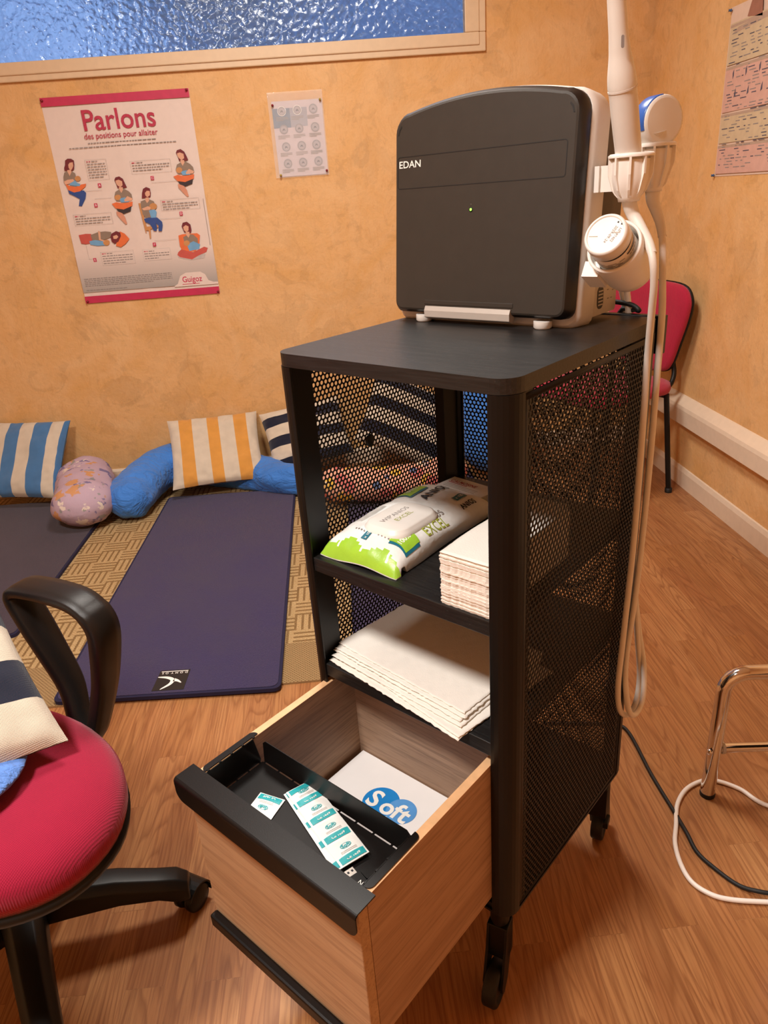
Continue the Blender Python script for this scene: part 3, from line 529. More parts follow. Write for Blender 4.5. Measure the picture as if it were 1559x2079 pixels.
def perf_panel(name, w, h, parent, Mx, p=.0082, r=.0031, th=.0011, mesh=None):
    if mesh is None:
        dz = p*.8660254; nx = int((w-.012)/p); nz_ = int((h-.012)/dz); x0 = (w-nx*p)/2; z0 = (h-(nz_-1)*dz)/2
        c = np.array([(x0+p*(i+(.5 if j % 2 else .25)+(.25 if j % 2 else 0)-0.25*0)-p*.25*0, z0+j*dz) for j in range(nz_) for i in range(nx-(1 if j % 2 else 0))])
        N = len(c); ah = np.radians(30+60*np.arange(6)); ao = np.radians(30*np.arange(12)); Rh = p/math.sqrt(3)
        hx = np.stack([Rh*np.cos(ah), Rh*np.sin(ah)], 1); ho = np.stack([r*np.cos(ao), r*np.sin(ao)], 1); pr_ = np.concatenate([hx, ho])
        V = np.zeros((N, 36, 3)); V[:, :18, 0] = c[:, None, 0]+pr_[None, :, 0]; V[:, :18, 2] = c[:, None, 1]+pr_[None, :, 1]; V[:, 18:] = V[:, :18]; V[:, 18:, 1] = th
        tr = []
        for k in range(6):
            a = 6+(1+2*k) % 12; b_ = 6+(2+2*k) % 12; c_ = 6+(3+2*k) % 12; k2 = (k+1) % 6
            tr += [(k, k2, b_), (k, b_, a), (k2, c_, b_)]
        T3 = np.array(tr); T3b = T3[:, ::-1]+18
        q = np.array([(6+i, 6+(i+1) % 12, 24+(i+1) % 12, 24+i) for i in range(12)])
        q3 = np.concatenate([q[:, [0, 1, 2]], q[:, [0, 2, 3]]]); F = np.concatenate([T3, T3b, q3]); nf = len(F)
        allF = (F[None]+(np.arange(N)*36)[:, None, None]).reshape(-1, 3)
        # solid margins around the pattern
        ex = []
        m_ = .0075
        for (a0, a1, b0, b1) in ((0, w, 0, m_), (0, w, h-m_, h), (0, m_, m_, h-m_), (w-m_, w, m_, h-m_)):
            ex.append([(x, y, z) for z in (b0, b1) for y in (-.0002, th+.0002) for x in (a0, a1)])
        bq = np.array([(0, 2, 3, 1), (4, 5, 7, 6), (0, 1, 5, 4), (2, 6, 7, 3), (0, 4, 6, 2), (1, 3, 7, 5)]); bt = np.concatenate([bq[:, [0, 1, 2]], bq[:, [0, 2, 3]]])
        Vx = np.array(ex).reshape(-1, 3); Fx = np.concatenate([bt+N*36+8*i for i in range(4)])
        VV = np.concatenate([V.reshape(-1, 3), Vx]); FF = np.concatenate([allF, Fx]); me = bpy.data.meshes.new(name)
        me.vertices.add(len(VV)); me.vertices.foreach_set('co', VV.ravel()); me.loops.add(FF.size); me.loops.foreach_set('vertex_index', FF.ravel().astype(np.int32))
        me.polygons.add(len(FF)); me.polygons.foreach_set('loop_start', (np.arange(len(FF))*3).astype(np.int32)); me.update(calc_edges=True); me.validate()
        me.materials.append(M['bmetal']); mesh = me
    o = bpy.data.objects.new(name, mesh); COL.objects.link(o); o.parent = parent; o.matrix_local = Mx; return mesh
ph_ = .9985-ZB-.006
me = perf_panel('side_panel', CD-.060, ph_, cart, TM((-.0015, .030, ZB+.003), (0, 1, 0), (-1, 0, 0), (0, 0, 1)))
perf_panel('side_panel', 0, 0, cart, TM((-CW+.0004, .030, ZB+.003), (0, 1, 0), (-1, 0, 0), (0, 0, 1)), mesh=me)
perf_panel('back_panel', CW-.044, ph_, cart, TM((-CW+.022, CD-.0035, ZB+.003), (1, 0, 0), (0, 1, 0), (0, 0, 1)))
for zt in (.716, .527): MB().box(-CW+.0215, -.0215, .003, CD-.006, zt-.022, zt, M['blackwood']).build('shelf', cart, bevel=.0012)
mb = MB(); mb.box(-CW+.0215, -.0215, .004, CD-.006, ZB, ZB+.012, M['bmetal']); mb.prism(rrect(-CW+.0005, -.0005, .0005, CD-.0005, .025, 7), ZB-.003, ZB+.0015, M['bmetal'])
mb.build('bottom_panel', cart, bevel=.0006, seg=1)
MB().box(-CW+.02, .004, CD-.0002, CD+.012, .965, 1.018, M['bmetal']).build('rear_rail', cart, bevel=.001)
def castor(a, b, ang):
    T = TR((-a, b, 0)); mb = MB(); R = .036; wx, wy = -.022*math.cos(ang), -.022*math.sin(ang)   # trail direction
    mb.lathe([(.012, .150), (.015, .160), (.015, .200), (.022, .203), (.022, ZB-.003)], M['bplastic'], T=T, n=20)
    T2 = T @ Matrix.Rotation(ang, 4, 'Z')
    for s_ in (-1, 1):
        mb.prism([(-.034, .030), (-.026, .026), (-.012, .040), (.010, .110), (.014, .152), (-.014, .152), (-.020, .110), (-.036, .046)], s_*.0145-.002, s_*.0145+.002, M['bplastic'], T=T2 @ Matrix(((1, 0, 0, 0), (0, 0, 1, 0), (0, 1, 0, 0), (0, 0, 0, 1))))
    mb.box(-.014, .014, -.0165, .0165, .082, .154, M['bplastic'], T=T2)
    mb.box(-.006, .018, .0125, .022, .062, .078, M['bplastic'], T=T2)
    f = mb.build('castor_fork', cart, bevel=.0015)
    mb = MB(); T3 = T2 @ Matrix.Translation((-.024, 0, R)) @ Matrix.Rotation(PI/2, 4, 'X')
    mb.lathe([(.006, -.0105), (.024, -.0085), (.026, -.011), (R-.002, -.011), (R, -.0085), (R, .0085), (R-.002, .011), (.026, .011), (.024, .0085), (.006, .0105)], M['rubber'], T=T3, n=40)
    mb.lathe([(.0065, -.0125), (.0065, .0125)], M['silver'], T=T3, n=14); mb.build('castor_wheel', cart)
castor(.036, .032, math.radians(103)); castor(.036, CD-.012, math.radians(-77)); castor(CW-.038, .04, math.radians(60)); castor(CW-.038, CD-.04, math.radians(20))
mb = MB(); mb.lathe([(.010, 0), (.010, .0020), (.007, .0032), (0, .0034)], M['bplastic'], T=TM((-.3642, .173, .844), (0, 1, 0), (0, 0, 1), (1, 0, 0)), n=20); mb.build('panel_cap', cart)
# drawer: pulled out to the front
DA0, DA1, DB0, DB1, DZ0, DZ1 = .0300, .3450, -.2640, .0670, .2406, .4922
mb = MB()
mb.box(-DA1, -DA1+.012, DB0+.016, DB1, DZ0, DZ1, M['oak_in']); mb.box(-DA0-.012, -DA0, DB0+.016, DB1, DZ0, DZ1, M['oak_y'])
mb.box(-DA1+.012, -DA0-.012, DB1-.012, DB1, DZ0+.01, DZ1-.004, M['oak_inx']); mb.box(-DA1+.012, -DA0-.012, DB0+.016, DB1-.012, DZ0+.008, DZ0+.016, M['oak_inx'])
for a0 in (DA1, DA0+.012): mb.box(-a0, -a0+.012, DB0+.016, DB1, DZ1, DZ1+.0006, M['oak_edge'])
mb.box(-DA1+.0002, -DA1+.0118, DB0+.017, DB0+.018, DZ0+.02, DZ1-.01, M['oak_in'])
dr = mb.build('drawer', cart)
MB().box(-DA1, -DA0, DB0, DB0+.0158, DZ0-.004, DZ1+.0006, M['oak_x']).build('drawer_front', dr, bevel=.0008, seg=1)
def wrap_handle(name, x0, x1, ztop, drop, yb_, yf, r, m):
    mb = MB()
    # top flange
    mb.box(x0, x1, yf+.004, yb_, ztop-.002, ztop, m)
    arc = [(yf+.006-.006*math.cos(math.radians(t)), ztop-.006+.006*math.sin(math.radians(t))) for t in range(0, 91, 15)]
    v = []; f = []
    for x in (x0, x1):
        for (y, z) in arc: v.append((x, y, z))
        for (y, z) in arc: v.append((x, y+.0012, z-.0016))
    n = len(arc)
    for i in range(n-1): f += [(i, i+1, 2*n+i+1, 2*n+i), (n+i, 3*n+i, 3*n+i+1, n+i+1)]
    mb.add(v, f, m, True)
    T = Matrix(((1, 0, 0, 0), (0, 0, -1, yf+.0018), (0, 1, 0, 0), (0, 0, 0, 1)))
    mb.prism(rrect(x0, x1, ztop-drop, ztop-.006, r, 6, (1, 1, 0, 0)), 0, .0018, m, T=T)
    return mb
wrap_handle('handle', -.351, -.0185, .5030, .036, -.2455, -.2790, .014, M['bmetal']).build('drawer_handle', dr)
mb = MB(); mb.box(-.3430, -.0320, -.2780, -.2642, .2190, .2420, M['bmetal']); mb.build('lower_rail', dr, bevel=.0035)

# ------------------------------------------------------------------ black tray hung in the drawer
tray = thing('drawer_tray', 'black folded sheet-metal tray hanging inside the front of the open drawer', 'tray', M=CM @ Matrix.Translation((-.187, -.195, .447)))
mb = MB(); off = (-.187, -.195, .447); b0, b1, a0, a1, zf, zt = -.2440, -.1480, .0445, .3310, .4470, .4940; e_ = .0011
mb.box(-a1+e_*2, -a0-e_*2, b0, b1-e_*2, zf-.001, zf, M['bmetal'])
mb.build('tray_floor', tray, off=off)
def slots(mb, x0, x1, n, box):      # the small tabs that bridge a slotted fold
    for k in range(n+1):
        c = x0+(x1-x0)*k/n; box(c-.0016, c+.0016)
for side, aw, lip in ((1, a1, .3435), (-1, a0, .0320)):
    mb = MB(); T = Matrix(((0, 0, 1, -aw-(.001 if side > 0 else 0)), (1, 0, 0, 0), (0, 1, 0, 0), (0, 0, 0, 1)))
    mb.prism([(b0, zf), (b1-.004, zf), (b1-.0025, zf+.004), (b1-.010, zt-.001), (b0+.004, zt-.001), (b0, zt-.006)], 0, .001, M['bmetal'], T=T)
    xs = (-lip, -aw-.0026) if side > 0 else (-aw+.0026, -lip)
    mb.prism(rrect(xs[0], xs[1], b0+.003, b1+.001, .0085, 5, (1, 0, 0, 1) if side > 0 else (0, 1, 1, 0)), zt, zt+.001, M['bmetal'])
    slots(mb, b0+.008, b1-.008, 4, lambda c, d: mb.box(min(-aw-.003*side, -aw), max(-aw-.003*side, -aw), c, d, zt-.001, zt+.001, M['bmetal']))
    slots(mb, b0+.004, b1-.006, 4, lambda c, d: mb.box(min(-aw+.003*side, -aw), max(-aw+.003*side, -aw), c, d, zf-.001, zf, M['bmetal']))
    mb.build('tray_side', tray, off=off)
mb = MB(); T = Matrix(((1, 0, 0, 0), (0, 0, 1, b1), (0, 1, 0, 0), (0, 0, 0, 1)))
mb.prism([(-a1+.004, zf), (-a0-.004, zf), (-a0-.0035, zt-.012), (-a0-.010, zt-.005), (-a1+.014, zt-.005), (-a1+.0075, zt-.011)], 0, .001, M['bmetal'], T=T)
slots(mb, -a1+.006, -a0-.006, 9, lambda c, d: mb.box(c, d, b1-.003, b1+.0005, zf-.001, zf, M['bmetal'])); mb.build('tray_back', tray, off=off)

# ------------------------------------------------------------------ things in the drawer
bx = thing('card_box', 'flat white cardboard box lettered Soft in two blue circles, lying in the drawer', 'box', M=CM @ Matrix.Translation((-.190, -.045, .2572)))
mb = MB(); mb.box(-.135, .138, -.098, .098, 0, .0650, M['card']); mb.build('carton', bx, bevel=.001)
mb = MB(); z = .0653; mb.flat(circ(-.034, .028, .0300, 40), M['softblue'], TR((0, 0, z))); mb.flat(circ(.004, .032, .0245, 40), M['softblue2'], TR((0, 0, z+.0003)))
for ch, x, y, s_, r_ in (('S', -.056, .012, .046, 0), ('o', -.0290, .012, .044, 0), ('f', -.0060, .014, .044, 0), ('t', .0065, .014, .044, 0)): mb.text(ch, s_, M['white'], TR((x, y, z+.0007)), bold=.025)
mb.build('printed_logo', bx)
# sachets
def sachet_strip(n, w=.040, pitch=.038, seed=1):
    mb = MB(); rnd = random.Random(seed); nx, ny = 8, n*8; L = n*pitch; v = []; f = []
    def zf_(x, y):
        u = x/w*2; q = (y/pitch) % 1; pu = max(0, 1-abs(u)**3)*max(0, 1-abs(2*q-1)**2.5)
        return .0008+.0030*pu+.0004*noise.noise(Vector((x*180, y*180, seed)))
    for s_ in (1, 0):
        for j in range(ny+1):
            for i in range(nx+1): x = -w/2+w*i/nx; y = L*j/ny; v.append((x, y, zf_(x, y) if s_ else .0002))
    N = (nx+1)*(ny+1)
    for j in range(ny):
        for i in range(nx): a = j*(nx+1)+i; f.append((a, a+1, a+nx+2, a+nx+1)); f.append((N+a, N+a+nx+1, N+a+nx+2, N+a+1))
    mb.add(v, f, M['foil'], True)
    pr = MB()
    for k in range(n):
        y0 = k*pitch
        for ya, yb_, xa, xb, mm in ((.002, .0115, -.0175, .0175, M['teal']),)+(((pitch-.0115, pitch-.002, -.0175, .0175, M['teal']),) if k == n-1 and n > 1 else ()):
            for q in range(8):
                xs = [xa+(xb-xa)*q/8, xa+(xb-xa)*(q+1)/8]; rows = 3
                for rr in range(rows):
                    ys = [y0+ya+(yb_-ya)*rr/rows, y0+ya+(yb_-ya)*(rr+1)/rows]
                    pr.add([(xs[0], ys[0], zf_(xs[0], ys[0])+.0006), (xs[1], ys[0], zf_(xs[1], ys[0])+.0006), (xs[1], ys[1], zf_(xs[1], ys[1])+.0006), (xs[0], ys[1], zf_(xs[0], ys[1])+.0006)], [(0, 1, 2, 3)], mm, True)
        zc = lambda x, y: zf_(x, y0+y)+.0007
        pr.text('Soft', .0075, M['teal'], TR((.0, y0+.0215, zc(0, .024)+.0002)), 'C', bold=.03)
        for t_ in range(2): pr.box(-.011, .011, y0+.0165-t_*.0022, y0+.0170-t_*.0022, zc(0, .017), zc(0, .017)+.0002, M['inklight'])
        pr.text('CE 1639', .0055, M['white'], TR((.001, y0+.0045, zc(0, .006))), 'C', bold=.02)
        o_ = circ(0, y0+.0242, .0078, 20, .0040)
        for i in range(20):
            p, q = o_[i], o_[(i+1) % 20]; c_ = (0, y0+.0242); k2 = .88
            z = zc(0, .024); pr.add([(p[0], p[1], z), (q[0], q[1], z), (c_[0]+(q[0]-c_[0])*k2, c_[1]+(q[1]-c_[1])*k2, z), (c_[0]+(p[0]-c_[0])*k2, c_[1]+(p[1]-c_[1])*k2, z)], [(0, 1, 2, 3)], M['teal'])
    return mb, pr
def place_on_cart(a, b, z, rot, rx=0, ry=0): return CM @ Matrix.Translation((-a, b, z)) @ Matrix.Rotation(rot, 4, 'Z') @ Matrix.Rotation(rx, 4, 'X') @ Matrix.Rotation(ry, 4, 'Y')
def mk_strip(name, n, a, b, z, rot, label, seed, rx=0, ry=0, group='strips and sachets in the drawer tray'):
    t = thing(name, label, 'sachet', M=place_on_cart(a, b, z, rot, rx, ry), group=group)
    m1, m2 = sachet_strip(n, seed=seed); m1.build('foil', t); m2.build('printed_text', t); return t
mk_strip('sachet_strip', 4, .098, -.197, .4530, math.radians(74), 'upper strip of white and teal foil sachets lying across the black tray', 3)
mk_strip('sachet_strip', 4, .103, -.204, .4485, math.radians(72), 'lower strip of foil sachets tucked under the other strip in the tray', 5)
mk_strip('sachet', 1, .264, -.1870, .4480, math.radians(196.5), 'single square white and teal foil sachet at the left of the tray', 8)
us = thing('memory_stick', 'black memory stick with a metal plug lying at the front of the tray', 'memory stick', M=place_on_cart(.0965, -.2120, .4478, math.radians(-14)))
mb = MB(); mb.box(.000, .013, -.006, .006, .001, .0055, M['silver']); mb.box(.003, .006, -.004, -.0015, .0052, .0057, M['ink']); mb.box(.003, .006, .0015, .004, .0052, .0057, M['ink']); mb.build('plug', us)
mb = MB(); mb.box(.012, .047, -.0085, .0085, 0, .008, M['bplastic']); mb.text('Natur', .0085, M['white'], TR((.024, -.003, .0083), math.radians(10))); mb.build('stick_body', us, bevel=.0015)
tag(MB().prism([(0, 0), (.012, -.004), (.034, .001), (.038, .010), (.020, .016), (.004, .012)], 0, .005, M['bplastic']).build('usb_cap'), 'small black cap beside the memory stick in the tray corner', 'cap').matrix_world = place_on_cart(.083, -.205, .4478, math.radians(8))

# ------------------------------------------------------------------ ultrasound machine on the trolley
MM = CM @ Matrix.Translation((-.2215, .255, CH)) @ Matrix.Rotation(math.radians(-5.6), 4, 'X')
mc = thing('ultrasound_machine', 'charcoal and white ultrasound machine lettered EDAN standing on the trolley top', 'ultrasound machine', M=MM)
FX = Matrix(((1, 0, 0, 0), (0, 0, 1, 0), (0, 1, 0, 0), (0, 0, 0, 1)))     # polygon (x, z) extruded along +y
def arch(hw, z0, zs, rise, r, rb):
    pts = rrect(-hw, hw, z0, z0+2*rb, rb, 4)[:10]
    n = 24; out = list(pts)
    # right upper corner, arc across the top, left upper corner
    slope = math.atan2(4*rise, 2*hw)*.85
    for i in range(7):
        a = math.radians(0)+(PI/2+slope*0-0)*i/6; out.append((hw-r+r*math.cos(a), zs-r+r*math.sin(a)))
    for i in range(1, n):
        u = 1-2*i/n; out.append(((hw-r)*u, zs+rise*(1-u*u)))
    for i in range(7):
        a = PI/2+PI/2*i/6; out.append((-hw+r+r*math.cos(a), zs-r+r*math.sin(a)))
    return out
def stack(mb, polys, m, smooth=True):
    """lofts matching (x, z) outlines placed at increasing y"""
    n = len(polys[0][0]); v = []; f = []
    for pl, y in polys: v += [(x, y, z) for x, z in pl]
    for j in range(len(polys)-1):
        for i in range(n): k = (i+1) % n; f.append((j*n+i, (j+1)*n+i, (j+1)*n+k, j*n+k))
    mb.add(v, f, m, smooth); mb.add(v[:n], [list(range(n))], m); mb.add(v[-n:], [list(range(n))[::-1]], m)
mb = MB()
stack(mb, [(arch(.1500, .0055, .2885, .0130, .028, .016), .023), (arch(.1530, .001, .2905, .0130, .030, .018), .026), (arch(.1545, 0, .2915, .0130, .032, .018), .034), (arch(.1545, .000, .2905, .0130, .032, .018), .064), (arch(.1480, .006, .286, .0130, .028, .016), .072)], M['greyw'])
mb.build('housing', mc)
mb = MB(); stack(mb, [(arch(.1405, .0205, .2800, .0130, .022, .010), 0.0), (arch(.1430, .0180, .2830, .0130, .024, .012), .0015)], M['lid'])
stack(mb, [(arch(.1430, .0180, .2830, .0130, .024, .012), .0015), (arch(.1490, .0140, .2875, .0130, .027, .014), .0095), (arch(.1490, .0140, .2875, .0130, .027, .014), .027)], M['lidside'])
lid = mb.build('lid', mc)
mb = MB()
def groove(mb, x0, x1, z0, z1, r, t=.0011, y=-.00035):
    o_ = rrect(x0, x1, z0, z1, r, 5); i_ = rrect(x0+t, x1-t, z0+t, z1-t, r-t/2, 5); n = len(o_); v = [(x, y, z) for x, z in o_+i_]
    mb.add(v, [(i, (i+1) % n, n+(i+1) % n, n+i) for i in range(n)], M['groove'])
groove(mb, -.1390, .1320, .1870, .2300, .004)
for sx in (-1, 1): mb.add([(sx*.132, -.0004, .270), (sx*.136, -.0004, .266), (sx*.1385, -.0004, .258), (sx*.1365, -.0004, .258), (sx*.1345, -.0004, .264), (sx*.131, -.0004, .268)], [(0, 1, 2, 3, 4, 5)], M['groove'])
mb.build('lid_groove', lid)
mb = MB(); mb.text('EDAN', .0130, M['white'], TM((-.1365, -.0006, .2150), (1, 0, 0), (0, 0, 1)), bold=.012, wid=.040); mb.build('lettering', lid)
mb = MB(); mb.lathe([(.0030, 0), (.0030, .0006), (0, .0008)], M['groove'], T=TM((-.008, 0, .155), (1, 0, 0), (0, 0, 1), (0, -1, 0)), n=14); mb.lathe([(.0019, .0006), (.0015, .0013), (0, .0015)], M['lampgreen'], T=TM((-.008, 0, .155), (1, 0, 0), (0, 0, 1), (0, -1, 0)), n=14)
mb.box(-.0090, -.0070, -.0004, -.0002, .1616, .1619, M['inkgrey']); mb.build('indicator_light', lid)
mb = MB(); mb.box(-.086, .0665, -.001, .006, .0265, .0330, M['lid']); mb.box(-.084, .0645, .0015, .006, .0240, .0270, M['groove']); mb.prism([(-.0035, .0085), (.004, .006), (.010, .008), (.010, .0245), (-.002, .0245), (-.0045, .018)], -.0835, .0640, M['silver'], T=Matrix(((0, 0, 1, 0), (1, 0, 0, 0), (0, 1, 0, 0), (0, 0, 0, 1)))); mb.build('latch', lid, bevel=.0008)
mb = MB(); stack(mb, [(arch(.150, .040, .278, .012, .022, .014), .066), (arch(.150, .044, .276, .012, .022, .014), .100), (arch(.150, .052, .262, .012, .02, .014), .132), (arch(.140, .060, .25, .010, .02, .014), .139)], M['brownbody'])
mb.build('rear_housing', mc)
mb = MB(); Tl = Matrix.Rotation(math.radians(5.6), 4, 'X')
mb.prism([(.034, .008), (.138, .008), (.142, .012), (.142, .050), (.134, .058), (.080, .062), (.046, .030)], -.152, .152, M['base_grey'], T=Tl @ Matrix(((0, 0, 1, 0), (1, 0, 0, 0), (0, 1, 0, 0), (0, 0, 0, 1))))
mb.prism(rrect(.082, .100, .016, .046, .008, 5), .1521, .1527, M['grille'], T=Tl @ Matrix(((0, 0, 1, 0), (1, 0, 0, 0), (0, 1, 0, 0), (0, 0, 0, 1))))
for k in range(5): mb.box(.1527, .1532, .084, .098, .0205+k*.0046, .0222+k*.0046, M['base_grey'], T=Tl)
for y, z in ((.112, .038), (.128, .036), (.114, .026), (.124, .026)): mb.box(.1521, .1524, y, y+.005, z, z+.0015, M['inkgrey'], T=Tl)
mb.build('base_unit', mc, bevel=.001)
for x in (-.095, .108):
    mb = MB(); mb.lathe([(.0105, -.0105 if False else .0), (.0125, .002), (.0125, .010)], M['offwhite'], T=Tl @ TR((x, .012, .0002))); mb.build('foot', mc)
for x in (-.10, .10): mb = MB(); mb.lathe([(.0105, 0), (.0125, .002), (.0125, .012)], M['rubber'], T=Tl @ TR((x, .120, .0002))); mb.build('foot', mc)
def L(a, b, z): return (-a, b, z)
# probe holder and bottle holder belong to the machine (cart coordinates, so cancel the tilt)
IM = MM.inverted() @ CM
mb = MB(); mb.T = IM
def cup(cx, cy, zt, zb_, R, r, fins, sy=1.0):
    T = Matrix.Translation((cx, cy, 0)) @ Matrix.Diagonal((1, sy, 1, 1))
    mb.lathe([(R-.0010, zt-.003), (R, zt), (R-.0020, zt), (R-.0035, zt-.004), (R-.0045, zt-.026), (R-.009, zt-.040), (r-.001, zb_+.006), (r-.001, zb_), (r+.001, zb_), (r+.002, zb_+.005), (R-.006, zt-.041), (R-.002, zt-.027), (R-.0015, zt-.006)], M['offwhite'], T=T, n=40, cap=False)
    mb.lathe([(R+.0025, zt-.0035), (R+.0030, zt-.001), (R+.0005, zt+.001), (R-.003, zt)], M['offwhite'], T=T, n=40, cap=False)
    for k in range(fins):
        a = 2*PI*k/fins+.2; Tk = T @ Matrix.Rotation(a, 4, 'Z') @ Matrix(((1, 0, 0, 0), (0, 0, 1, 0), (0, 1, 0, 0), (0, 0, 0, 1)))
        mb.prism([(R-.004, zt-.002), (R+.0024, zt-.002), (R+.0020, zt-.022), (R-.0035, zt-.039), (r+.0055, zb_+.008), (r+.0005, zb_+.003), (R-.012, zt-.034)], -.0013, .0013, M['offwhite'], T=Tk)
cup(-.015, .294, 1.222, 1.170, .0240, .0115, 9)
cup(-.015, .366, 1.233, 1.178, .0215, .010, 9, 1.15)
mb.box(-.062, -.034, .304, .316, 1.182, 1.212, M['offwhite']); mb.box(-.062, -.036, .345, .360, 1.185, 1.213, M['offwhite']); mb.box(-.064, -.058, .300, .362, 1.182, 1.212, M['offwhite'])
mb.build('probe_holder', mc)
lead = MB(); lead.tube(smoothpath([L(.14, .395, 1.036), L(.085, .404, 1.034), L(.050, .406, 1.030), L(.036, .403, 1.0225), L(.050, .412, 1.021), L(.075, .418, 1.00), L(.08, .418, .80)], 5), .0035, M['rubber'], n=8); lead.v = [tuple(IM @ Vector(q)) for q in lead.v]; lead.build('power_lead', mc)
JO = Vector((-.017, .236, 1.138)); JM = TM(JO, (1, 0, 0), (0, .515, .857), (0, -.857, .515))
mb = MB(); mb.T = IM @ JM
mb.lathe([(.023, -.104), (.030, -.098), (.0325, -.085), (.0338, -.034), (.0335, -.032), (.0300, -.032), (.0300, -.034), (.0295, -.090), (0, -.092)], M['offwhite'], n=48)
mb.box(-.040, -.018, -.0320, -.012, -.080, -.048, M['offwhite']); mb.build('bottle_holder', mc)
jar = thing('gel_jar', 'white capped jar of gel lying in the holder on the machine side', 'jar', M=CM @ JM)
JS = Matrix.Diagonal((.90, .90, 1, 1)); mb = MB(); mb.T = JS; mb.lathe([(.0240, -.002), (.0245, -.0008), (.0255, 0), (.0275, -.0008), (.0290, -.003), (.0293, -.017), (.0280, -.018), (.0, -.018)], M['offwhite'], n=48, cap=False); mb.add([(x, y, -.002) for x, y in circ(0, 0, .0240, 48)], [list(range(48))], M['offwhite'])
mb.box(-.022, -.010, -.003, -.0022, -.0020, -.0012, M['paper2']); mb.box(.010, .020, .002, .003, -.0020, -.0012, M['paper2'])
mb.text('2024-09-24', .0055, M['inkgrey'], TR((.012, .012, -.0014), math.radians(-118))); mb.text('L0197402', .0052, M['inkgrey'], TR((.0185, .009, -.0014), math.radians(-118))); mb.box(.0125, .0145, .0155, .0175, -.0018, -.0014, M['ink'], T=TR((0, 0, 0))); mb.box(.0180, .0200, .0130, .0150, -.0018, -.0014, M['ink'])
mb.build('cap', jar)
mb = MB(); mb.T = JS; mb.lathe([(.0265, -.018), (.0268, -.021), (.0268, -.0225)], M['ink'], n=48, cap=False); mb.lathe([(.0272, -.0225), (.0285, -.025), (.0290, -.080), (.026, -.085), (0, -.085)], M['offwhite'], n=48, cap=False)
for k, (a0, a1, z, h) in enumerate(((-150, -40, -.029, .0009), (-150, -55, -.0315, .0009), (-145, -50, -.034, .0012), (-150, -60, -.0368, .0009), (-30, 35, -.027, .002), (-25, 10, -.031, .0012))):
    n = 14
    for i in range(n):
        if k != 4 and i % 4 == 3: continue
        t0, t1 = (math.radians(a0+(a1-a0)*(i+j)/n) for j in (0, 1)); R = .02945
        mb.add([(R*math.cos(t0), R*math.sin(t0), z), (R*math.cos(t1), R*math.sin(t1), z), (R*math.cos(t1), R*math.sin(t1), z+h), (R*math.cos(t0), R*math.sin(t0), z+h)], [(0, 1, 2, 3)], M['inkgrey'] if k != 4 else M['grille'])
mb.build('jar_body', jar)

# ------------------------------------------------------------------ probes with their cables
pA = thing('ultrasound_probe', 'long slim white probe standing upright in the front cup of the holder', 'probe', M=CM @ Matrix.Translation(L(.015, .294, 1.17))); oA = L(.015, .294, 1.17)
mb = MB(); path = smoothpath([L(.015, .295, 1.172), L(.015, .294, 1.195), L(.0155, .285, 1.225), L(.016, .274, 1.255), L(.0165, .266, 1.2780), L(.017, .260, 1.295), L(.0175, .254, 1.315), L(.018, .248, 1.335), L(.019, .241, 1.365), L(.0195, .233, 1.395), L(.021, .218, 1.46)], 5)
def rad(z):
    tb = [(1.17, .0085), (1.195, .0130), (1.225, .0150), (1.265, .0155), (1.286, .0155), (1.290, .0162), (1.302, .0152), (1.322, .0118), (1.338, .0104), (1.38, .0096), (1.48, .0094)]
    for (z0, r0), (z1, r1) in zip(tb, tb[1:]):
        if z <= z1: return r0+(r1-r0)*(z-z0)/(z1-z0)
    return tb[-1][1]
mb.tube(path, [rad(p.z) for p in path], M['probe'], n=28, ref=(1, 0, 0)); mb.build('probe_body', pA, off=oA)
mb = MB(); i = next(i for i, p in enumerate(path) if p.z > 1.288); mb.tube([path[i]-(path[i+1]-path[i]).normalized()*.0009, path[i]+(path[i+1]-path[i]).normalized()*.0009], .0163, M['greyw'], n=28, ref=(1, 0, 0)); mb.build('ring', pA, off=oA); mb = MB(); mb.prism(rrect(-.0016, .0016, -.006, .006, .0015, 3), 0, .0006, M['inkgrey'], T=TM((-.0080, .2360, 1.330), (.75, .66, 0), (0, -.1, 1))); mb.build('button_slot', pA, off=oA)
ca = [L(.015, .294, 1.180), L(.0145, .296, 1.168), L(.011, .300, 1.155), L(.0, .296, 1.142), L(-.018, .282, 1.124), L(-.030, .271, 1.103), L(-.031, .277, 1.076), L(-.025, .292, 1.038), L(-.014, .319, .969), L(-.013, .324, .893), L(-.013, .325, .70), L(-.013, .314, .540), L(-.014, .306, .45), L(-.016, .318, .395), L(-.018, .350, .366), L(-.018, .380, .372), L(-.010, .408, .410), L(.004, .416, .49), L(.02, .418, .62), L(.035, .415, .85), L(.05, .412, .98), L(.06, .405, 1.06), L(.075, .385, 1.09)]
def cab(pts, r, parent, off, boot):
    P = smoothpath(pts, 6); mb = MB(); mb.tube(P, r, M['cable'], n=10); mb.build('cable', parent, off=off)
    B = smoothpath(boot, 5); n = len(B); mb = MB(); mb.tube(B, [.0045*(1-i/(n-1))**1.2+.0054 for i in range(n)], M['cable'], n=16); mb.build('strain_relief', parent, off=off)
cab(ca, .0046, pA, oA, [L(.015, .294, 1.183), L(.0145, .296, 1.168), L(.011, .300, 1.155), L(.0, .296, 1.142), L(-.018, .282, 1.124), L(-.027, .275, 1.111)])
pB = thing('ultrasound_probe', 'short round-headed probe with a blue front in the rear cup of the holder', 'probe', M=CM @ Matrix.Translation(L(.015, .366, 1.18))); oB = L(.015, .366, 1.18)
